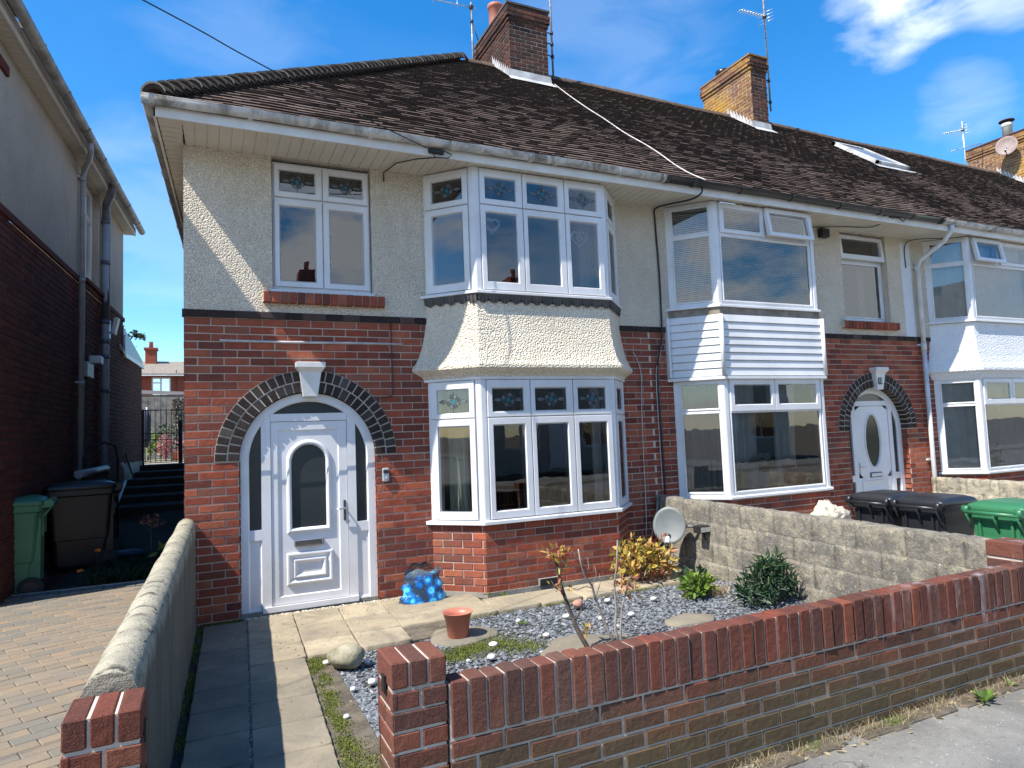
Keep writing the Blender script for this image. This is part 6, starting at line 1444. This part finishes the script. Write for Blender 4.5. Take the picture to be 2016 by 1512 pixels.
st = [([c0, (c0[0] + dx * .5, c0[1], .12), (c0[0] + dx, c0[1] + ru(-.05, .05), .26)], .008) for dx in (-.22, -.1, 0, .1, .22)]
shrub('dark_green_shrub', 'dense dark green narrow leaved shrub against the block wall behind the front wall', st, [((4.70, -2.1, .10), (.24, .18, .14), 300, .085, .024, 0, .6), ((4.86, -2.08, .17), (.19, .16, .15), 260, .085, .024, 0, .7), ((4.77, -2.1, .27), (.10, .10, .09), 90, .09, .022, .1, .9), ((4.93, -2.05, .30), (.06, .06, .08), 36, .09, .02, .3, 1), ((5.02, -2.1, .08), (.07, .1, .08), 50, .08, .02, 0, .6), ((4.52, -2.1, .05), (.08, .1, .06), 50, .08, .022, 0, .7)], 'leaf_green')
shrub('green_perennial', 'light green leafy clump with dead brown stalks left of the dark green shrub', [([(4.42, -1.62, -.05), (4.43, -1.62, .10)], .006)], [((4.36, -1.60, .06), (.12, .10, .10), 130, .08, .045, .1, .9), ((4.50, -1.58, .05), (.06, .05, .06), 40, .09, .045, .6, 1)], 'leaf_lime', cat='plant')
blades('dry_stalks', 'dry_grass', [(4.62 + random.gauss(0, .09), -1.55 + random.gauss(0, .07), -.05) for _ in range(260)], .13, .003, 1.1)
shrub('green_perennial', 'low dark leaved plant at the foot of the block wall below the dish', [([(4.78, -1.05, -.05), (4.78, -1.05, .08)], .006)], [((4.74, -1.1, .02), (.2, .12, .08), 100, .07, .035, 0, .5)], 'leaf_green', cat='plant')
# passage planting
blades('passage_weeds', 'dark_weeds', [(ru(-1.0, .05), 1.86 + abs(random.gauss(0, 1.2)), .10) for _ in range(6500)], .16, .008, .9)
shrub('small_shrub', 'small reddish leaved plant on a thin stalk in the shady passage', [([(-.42, 2.6, .1), (-.42, 2.6, .45), (-.42, 2.6, .62)], .008)], [((-.42, 2.6, .66), (.13, .1, .08), 60, .05, .02, 0, .4), ((-.30, 2.3, .35), (.05, .05, .03), 5, .12, .05, .9, 1)], 'leaf_photinia', cat='plant')
for x, y, z, lb in ((-.93, 2.2, .42, 'orange flower head beside the black bin'), (-1.06, 1.95, .25, 'smaller orange flower head low beside the faded green bin')):
    B = MB(); 
    for _ in range(26): leaf(B, Vector((x, y, z)), rdir(.6), rdir(), .035, .02, (.5, 0, 0), 'orange_petal')
    B.tube([(x, y, .1), (x, y, z)], .004, 5, 'leaf_green'); tag(B.build('orange_flower', None, None, (x, y, .1)), lb, 'flower')
rock('tarp_bundle', (-.75, 3.2, .22), (.2, .15, .06), 'dark blue bundle lying in the shady passage', 'tarp_blue', 'bundle', amp=.25)

# ================= behind the passage =================
g = thing('iron_gate', 'black iron railing gate at the end of the passage', 'gate', (-.63, 10.2, 1.2))
B = MB()
for k in range(8): B.tube([(-1.0 + k * .103, 10.2, 1.22), (-1.0 + k * .103, 10.2, 2.40)], .008, 5, 'iron_black')
for z in (1.25, 1.72, 1.86, 2.38): B.tube([(-1.02, 10.2, z), (-.27, 10.2, z)], .010, 5, 'iron_black')
B.build('bars', None, g)
B = MB(); B.bevbox(-.34, -.26, 10.16, 10.24, .9, 2.15, .008, 'rust_dark'); B.build('gate_post', None, g); B = MB(); B.bevbox(-1.08, -1.02, 10.16, 10.24, .9, 2.4, .008, 'rust_dark'); B.build('gate_post', None, g)
B = MB(); 
for k in range(26): B.bevbox(-3.2 + k * .16, -3.2 + k * .16 + .152, 15.6, 15.63, 1.2, 3.03 + ru(-.01, .01), .004, 'fence_board')
for _ in range(900):
    p = Vector((-.62 + abs(random.gauss(0, .35)), 15.56, 2.95 - abs(random.gauss(0, .45)))); leaf(B, p, rdir(), Vector((0, -1, 0)), .09, .05, (ru(.2, .9), 0, 0), 'bark_grey')
tag(B.build('board_fence', None, None, (-1, 15.6, 1.2)), 'tall grey weathered board fence overgrown with dry climber beyond the iron gate', 'fence')
B = MB(); B.face([(-3.5, 15.7, 3.22), (.8, 15.7, 3.04), (.8, 18, 3.3), (-3.5, 18, 3.5)], 'roof_felt'); B.box(-3.5, .8, 15.65, 15.7, 3.0, 3.1, 'roof_felt'); B.box(-3.5, .8, 15.72, 18, 1.2, 3.02, 'fence_board')
tag(B.build('garden_shed', None, None, (-1, 16.5, 1.2)), 'low dark felt roofed garden shed behind the board fence', 'shed')
t = thing('closed_parasol', 'closed dark blue garden parasol standing behind the iron gate', 'parasol', (-1.12, 12.2, 1.2)); B = MB(); B.tube([(-1.12, 12.2, 1.2), (-1.1, 12.2, 2.55)], .02, 6, 'alu'); B.build('pole', None, t); B = MB(); B.tube([(-1.11, 12.2, 1.55), (-1.11, 12.2, 1.8), (-1.1, 12.2, 2.3), (-1.1, 12.2, 2.5)], [.04, .10, .075, .04], 9, 'parasol_cloth'); B.build('canopy', None, t)
for x, y, r, z, m_, lb in ((-1.15, 13.4, .3, .35, 'leaf_lime', 'lime green bush behind the left side of the iron gate'), (-.75, 13.6, .32, .45, 'leaf_tree', 'green garden bush in the middle behind the iron gate'), (-.35, 13.8, .25, .3, 'flower_mix', 'pink flowering plant on the right behind the iron gate'), (-.72, 12.9, .16, .32, 'flower_mix', 'small red flowering plant in a tub behind the iron gate')):
    shrub('garden_bush', lb, [([(x, y, 1.17), (x, y, 1.17 + z)], .015)], [((x, y, 1.25 + z), (r, r * .7, z), 240, .09, .05, 0, 1)], m_, cat='bush')
B = MB(); B.bevbox(-.55, -.30, 12.3, 12.5, 1.17, 1.42, .01, 'terracotta'); tag(B.build('planter', None, None, (-.42, 12.4, 1.17)), 'square terracotta planter on the sunny patio behind the iron gate', 'planter')
sheet('rear_lawn', -6, 6, 11.7, 15.5, 1.19, 'dark_lawn' if False else 'boulder')
T = thing('background_tree', 'leafy tree tip showing over the back addition of the neighbour house', 'tree', (-2.3, 14, 1.2))
B = MB(); B.tube([(-2.3, 14, 1.2), (-2.25, 14, 3), (-2.1, 14, 4.2)], [.12, .09, .04], 8, 'bark'); B.tube([(-2.2, 14, 3.2), (-1.8, 14, 4.2), (-1.5, 14, 4.7)], [.05, .03, .012], 6, 'bark'); B.tube([(-2.1, 14, 3.8), (-1.7, 14, 4.0), (-1.45, 14, 4.1)], [.04, .02, .01], 6, 'bark'); B.build('trunk', None, T)
B = MB()
for (cx, cz, r, n) in ((-2.3, 4.3, .6, 500), (-1.85, 4.5, .22, 160), (-1.72, 4.2, .22, 170), (-1.5, 4.65, .11, 50), (-1.35, 4.58, .08, 30), (-1.62, 3.9, .2, 120), (-1.9, 4.8, .12, 60)):
    for _ in range(n):
        v = rdir() * rnd() ** .5; leaf(B, Vector((cx + v.x * r, 14 + v.y * r, cz + v.z * r)), rdir(), rdir(), .11, .06, (rnd(), 0, 0))
B.build('crown', 'leaf_tree', T, recalc=False)
RH = thing('rear_house', 'distant brick terraced house with a brown tiled roof and chimney seen between the two houses', 'house', (-2, 50, 2))
B = MB(); f = Fr((-9, 50), (5, 50)); rect_holes(B, f, 0, 14, 1, 6.9, [(5.72, 7.0, 5.2, 6.75), (8.1, 9.4, 5.2, 6.75), (2.5, 4, 5.2, 6.75)], 0, .1, 'brick_red'); B.build('wall', None, RH)
B = MB(); B.box(-9, -4.15, 49.9, 49.98, 1, 6.9, 'render_neighbour'); B.build('render_panel', None, RH)
for a, b in ((5.72, 7.0), (8.1, 9.4), (2.5, 4)): window(RH, Fr((-9 + a, 50), (-9 + b, 50), -.05), 5.2, 6.75, fixed=[(.1, .55, 5.3, 6.3), (.1, .55, 6.4, 6.65), (.68, b - a - .1, 5.3, 6.65)])
B = MB()
for k in range(14): y = 49.6 + k * .28; B.box(-9.3, 5.3, y, y + .3, 6.85 + k * .10, 6.97 + k * .10, 'mortar_dark')
B.face([(-9.3, 49.6, 7.0), (5.3, 49.6, 7.0), (5.3, 53.4, 8.35), (-9.3, 53.4, 8.35)], 'tile_cement'); rf = B.build('roof', None, RH)
B = MB(); B.box(-9.3, 5.3, 49.5, 49.62, 6.83, 6.92, 'paint_white'); B.tube([(-1.62, 49.8, 7.3), (-1.62, 49.8, 5.1)], .04, 6, 'rust_dark'); B.build('gutter', None, RH)
B = MB(); B.bevbox(-3.9, -3.1, 52.6, 53.6, 7.5, 9.2, .03, 'brick_red'); B.box(-3.98, -3.02, 52.5, 53.7, 9.2, 9.35, 'brick_red'); B.lathe((-3.5, 53, 9.35), [(.16, 0), (.14, .45), (.17, .5)], 10, 'terracotta'); B.build('chimney', None, rf)

# ================= across the street (seen only as reflections) =================
def opposite(x, label):
    H = thing('opposite_house', label, 'house', (x + 4, -20, 0), 'houses across the street mirrored in the windows'); f = Fr((x + 7.6, -19), (x, -19)); B = MB(); hs = [(.8, 2.6, .8, 2.2), (4.6, 6.4, .8, 2.2), (.8, 2.6, 3.4, 4.6), (4.6, 6.4, 3.4, 4.6)]
    rect_holes(B, f, 0, 7.6, -.1, 5.1, hs, 0, .1, 'render_neighbour'); B.face([(x, -27, -.1), (x, -19, -.1), (x, -19, 5.1), (x, -23, 8), (x, -27, 5.1)], 'brick_red'); B.face([(x + 7.6, -27, -.1), (x + 7.6, -19, -.1), (x + 7.6, -19, 5.1), (x + 7.6, -23, 8), (x + 7.6, -27, 5.1)], 'brick_red'); B.build('wall', None, H)
    for a, b, c, d in hs: window(H, Fr(f((a, 0, 0))[:2], f((b, 0, 0))[:2], -.05), c, d, fixed=[(.08, .85, c + .1, d - .1), (.95, 1.72, c + .1, d - .1)])
    B = MB(); B.face([(x - .2, -18.6, 5.0), (x + 7.8, -18.6, 5.0), (x + 7.8, -23, 8.1), (x - .2, -23, 8.1)], 'roof_felt'); B.face([(x - .2, -27.4, 5.0), (x + 7.8, -27.4, 5.0), (x + 7.8, -23, 8.1), (x - .2, -23, 8.1)], 'roof_felt'); r = B.build('roof', None, H)
    B = MB(); B.bevbox(x + 3.4, x + 4.2, -23.4, -22.6, 7.4, 9.0, .03, 'brick_red'); B.lathe((x + 3.8, -23, 9), [(.13, 0), (.11, .45)], 10, 'terracotta'); B.build('chimney', None, r)
    B = MB(); B.bevbox(x + 3.3, x + 4.2, -19.02, -18.97, 0, 2.05, .01, 'upvc_door'); B.build('door', None, H)
for x, lb in ((-9, 'rendered house across the street, leftmost of the mirrored row'), (0.5, 'rendered house across the street mirrored in the front bay'), (10, 'rendered house across the street mirrored in the bay of the middle house'), (19.5, 'rendered house across the street, rightmost of the mirrored row')): opposite(x, lb)

# ================= camera, sun, sky =================
cam = bpy.data.cameras.new('camera'); co = bpy.data.objects.new('camera', cam); col.objects.link(co); sc.camera = co
yaw, pit, rol = .435569732, .0725273493, -.0387943595
cy, sy_, cp, sp_ = math.cos(yaw), math.sin(yaw), math.cos(pit), math.sin(pit)
fwd = Vector((sy_ * cp, cy * cp, sp_)); rt = Vector((cy, -sy_, 0)); up = rt.cross(fwd)
r2 = rt * math.cos(rol) + up * math.sin(rol); u2 = -rt * math.sin(rol) + up * math.cos(rol)
M = Matrix((r2, u2, -fwd)).transposed().to_4x4(); M.translation = Vector((.149179105, -6.74268837, 1.57289619)); co.matrix_world = M
cam.sensor_width = 36; cam.lens = 36 * 1315.66434 / 2016; cam.clip_end = 1000; cam.clip_start = .05
sd = Vector((.70, .20, -1)).normalized()
sl_ = bpy.data.lights.new('sun', 'SUN'); sl_.energy = 4.9; sl_.angle = R(.53); sl_.color = (1, .94, .85); so = bpy.data.objects.new('sun', sl_); col.objects.link(so); so.rotation_euler = sd.to_track_quat('-Z', 'Y').to_euler()
w = bpy.data.worlds.new('World'); sc.world = w; w.use_nodes = True; nt = w.node_tree; nt.nodes.clear()
wo = N(nt, 'ShaderNodeOutputWorld'); bg = N(nt, 'ShaderNodeBackground'); bg.inputs[1].default_value = .13
sk = N(nt, 'ShaderNodeTexSky', sky_type='NISHITA'); sk.sun_disc = False; sk.sun_elevation = math.asin(-sd.z); sk.sun_rotation = math.atan2(-sd.x, -sd.y) % (2 * math.pi); sk.air_density = 1.0; sk.dust_density = .25; sk.ozone_density = 3.0; sk.altitude = 0
tc = N(nt, 'ShaderNodeTexCoord'); mp = N(nt, 'ShaderNodeMapping'); mp.inputs['Scale'].default_value = (1, 1, 2.4); L(nt, tc.outputs['Generated'], mp.inputs[0])
n1 = noise(nt, mp.outputs[0], 2.3, 8, .55, .4); n2 = noise(nt, mp.outputs[0], 1.1, 3, .5)
m1 = maprange(nt, n1, .47, .74, 0, .42); nw = noise(nt, mp.outputs[0], 6.5, 8, .55, .5)
def blob(d, a0, a1):
    vd = N(nt, 'ShaderNodeVectorMath', operation='DOT_PRODUCT'); L(nt, tc.outputs['Generated'], vd.inputs[0]); vd.inputs[1].default_value = Vector(d).normalized(); return maprange(nt, vd.outputs['Value'], math.cos(R(a0)), math.cos(R(a1)))
def px(x, y): return (r2 * ((x - 1008) / 1315.66) + u2 * ((756 - y) / 1315.66) + fwd)
cl = 0
for (x, y, a, k) in ((1750, 10, 5.0, .55), (1820, -40, 5, .5), (2015, -30, 4, .4), (1190, 120, 12, .10), (1905, 190, 4, .2), (300, 420, 10, .12), (500, 60, 10, .08)):
    b_ = math_(nt, 'MULTIPLY', maprange(nt, math_(nt, 'ADD', blob(px(x, y), a, 0), math_(nt, 'MULTIPLY', math_(nt, 'SUBTRACT', nw, .5), 2.6)), .38, 1.15), math_(nt, 'MULTIPLY', blob(px(x, y), a, a * .6), k)); cl = b_ if isinstance(cl, int) else math_(nt, 'ADD', cl, b_)
# heaps of cumulus standing over the street behind the camera
sz = N(nt, 'ShaderNodeSeparateXYZ'); L(nt, tc.outputs['Generated'], sz.inputs[0])
def cumulus(d, a0, a1, sc_): return math_(nt, 'MULTIPLY', blob(d, a0, a1), maprange(nt, noise(nt, mp.outputs[0], sc_, 9, .58, .3), .40, .52))
rear = math_(nt, 'ADD', math_(nt, 'ADD', cumulus((-.86, -.36, .36), 20, 10, 3.0), cumulus((-.75, -.62, .22), 18, 8, 3.3)), math_(nt, 'ADD', cumulus((.2, -.95, .18), 18, 8, 3.0), cumulus((.75, -.62, .3), 22, 8, 3.0)))
cl = math_(nt, 'ADD', cl, math_(nt, 'MULTIPLY', rear, .9)); cl = math_(nt, 'MINIMUM', math_(nt, 'ADD', cl, math_(nt, 'MULTIPLY', m1, .06)), .92)
hs = N(nt, 'ShaderNodeHueSaturation'); hs.inputs['Saturation'].default_value = 1.38; hs.inputs['Value'].default_value = 1.15; L(nt, sk.outputs[0], hs.inputs['Color'])
skc = mix(nt, cl, hs.outputs[0], (6.4, 6.7, 7.0)); L(nt, skc, bg.inputs[0]); L(nt, bg.outputs[0], wo.inputs[0])
vs = sc.view_settings; vs.view_transform = 'Standard'; vs.look = 'None'; vs.exposure = .85; vs.gamma = 1; vs.use_curve_mapping = False
sc.cycles.max_bounces = 8; sc.cycles.transparent_max_bounces = 12; sc.cycles.diffuse_bounces = 4
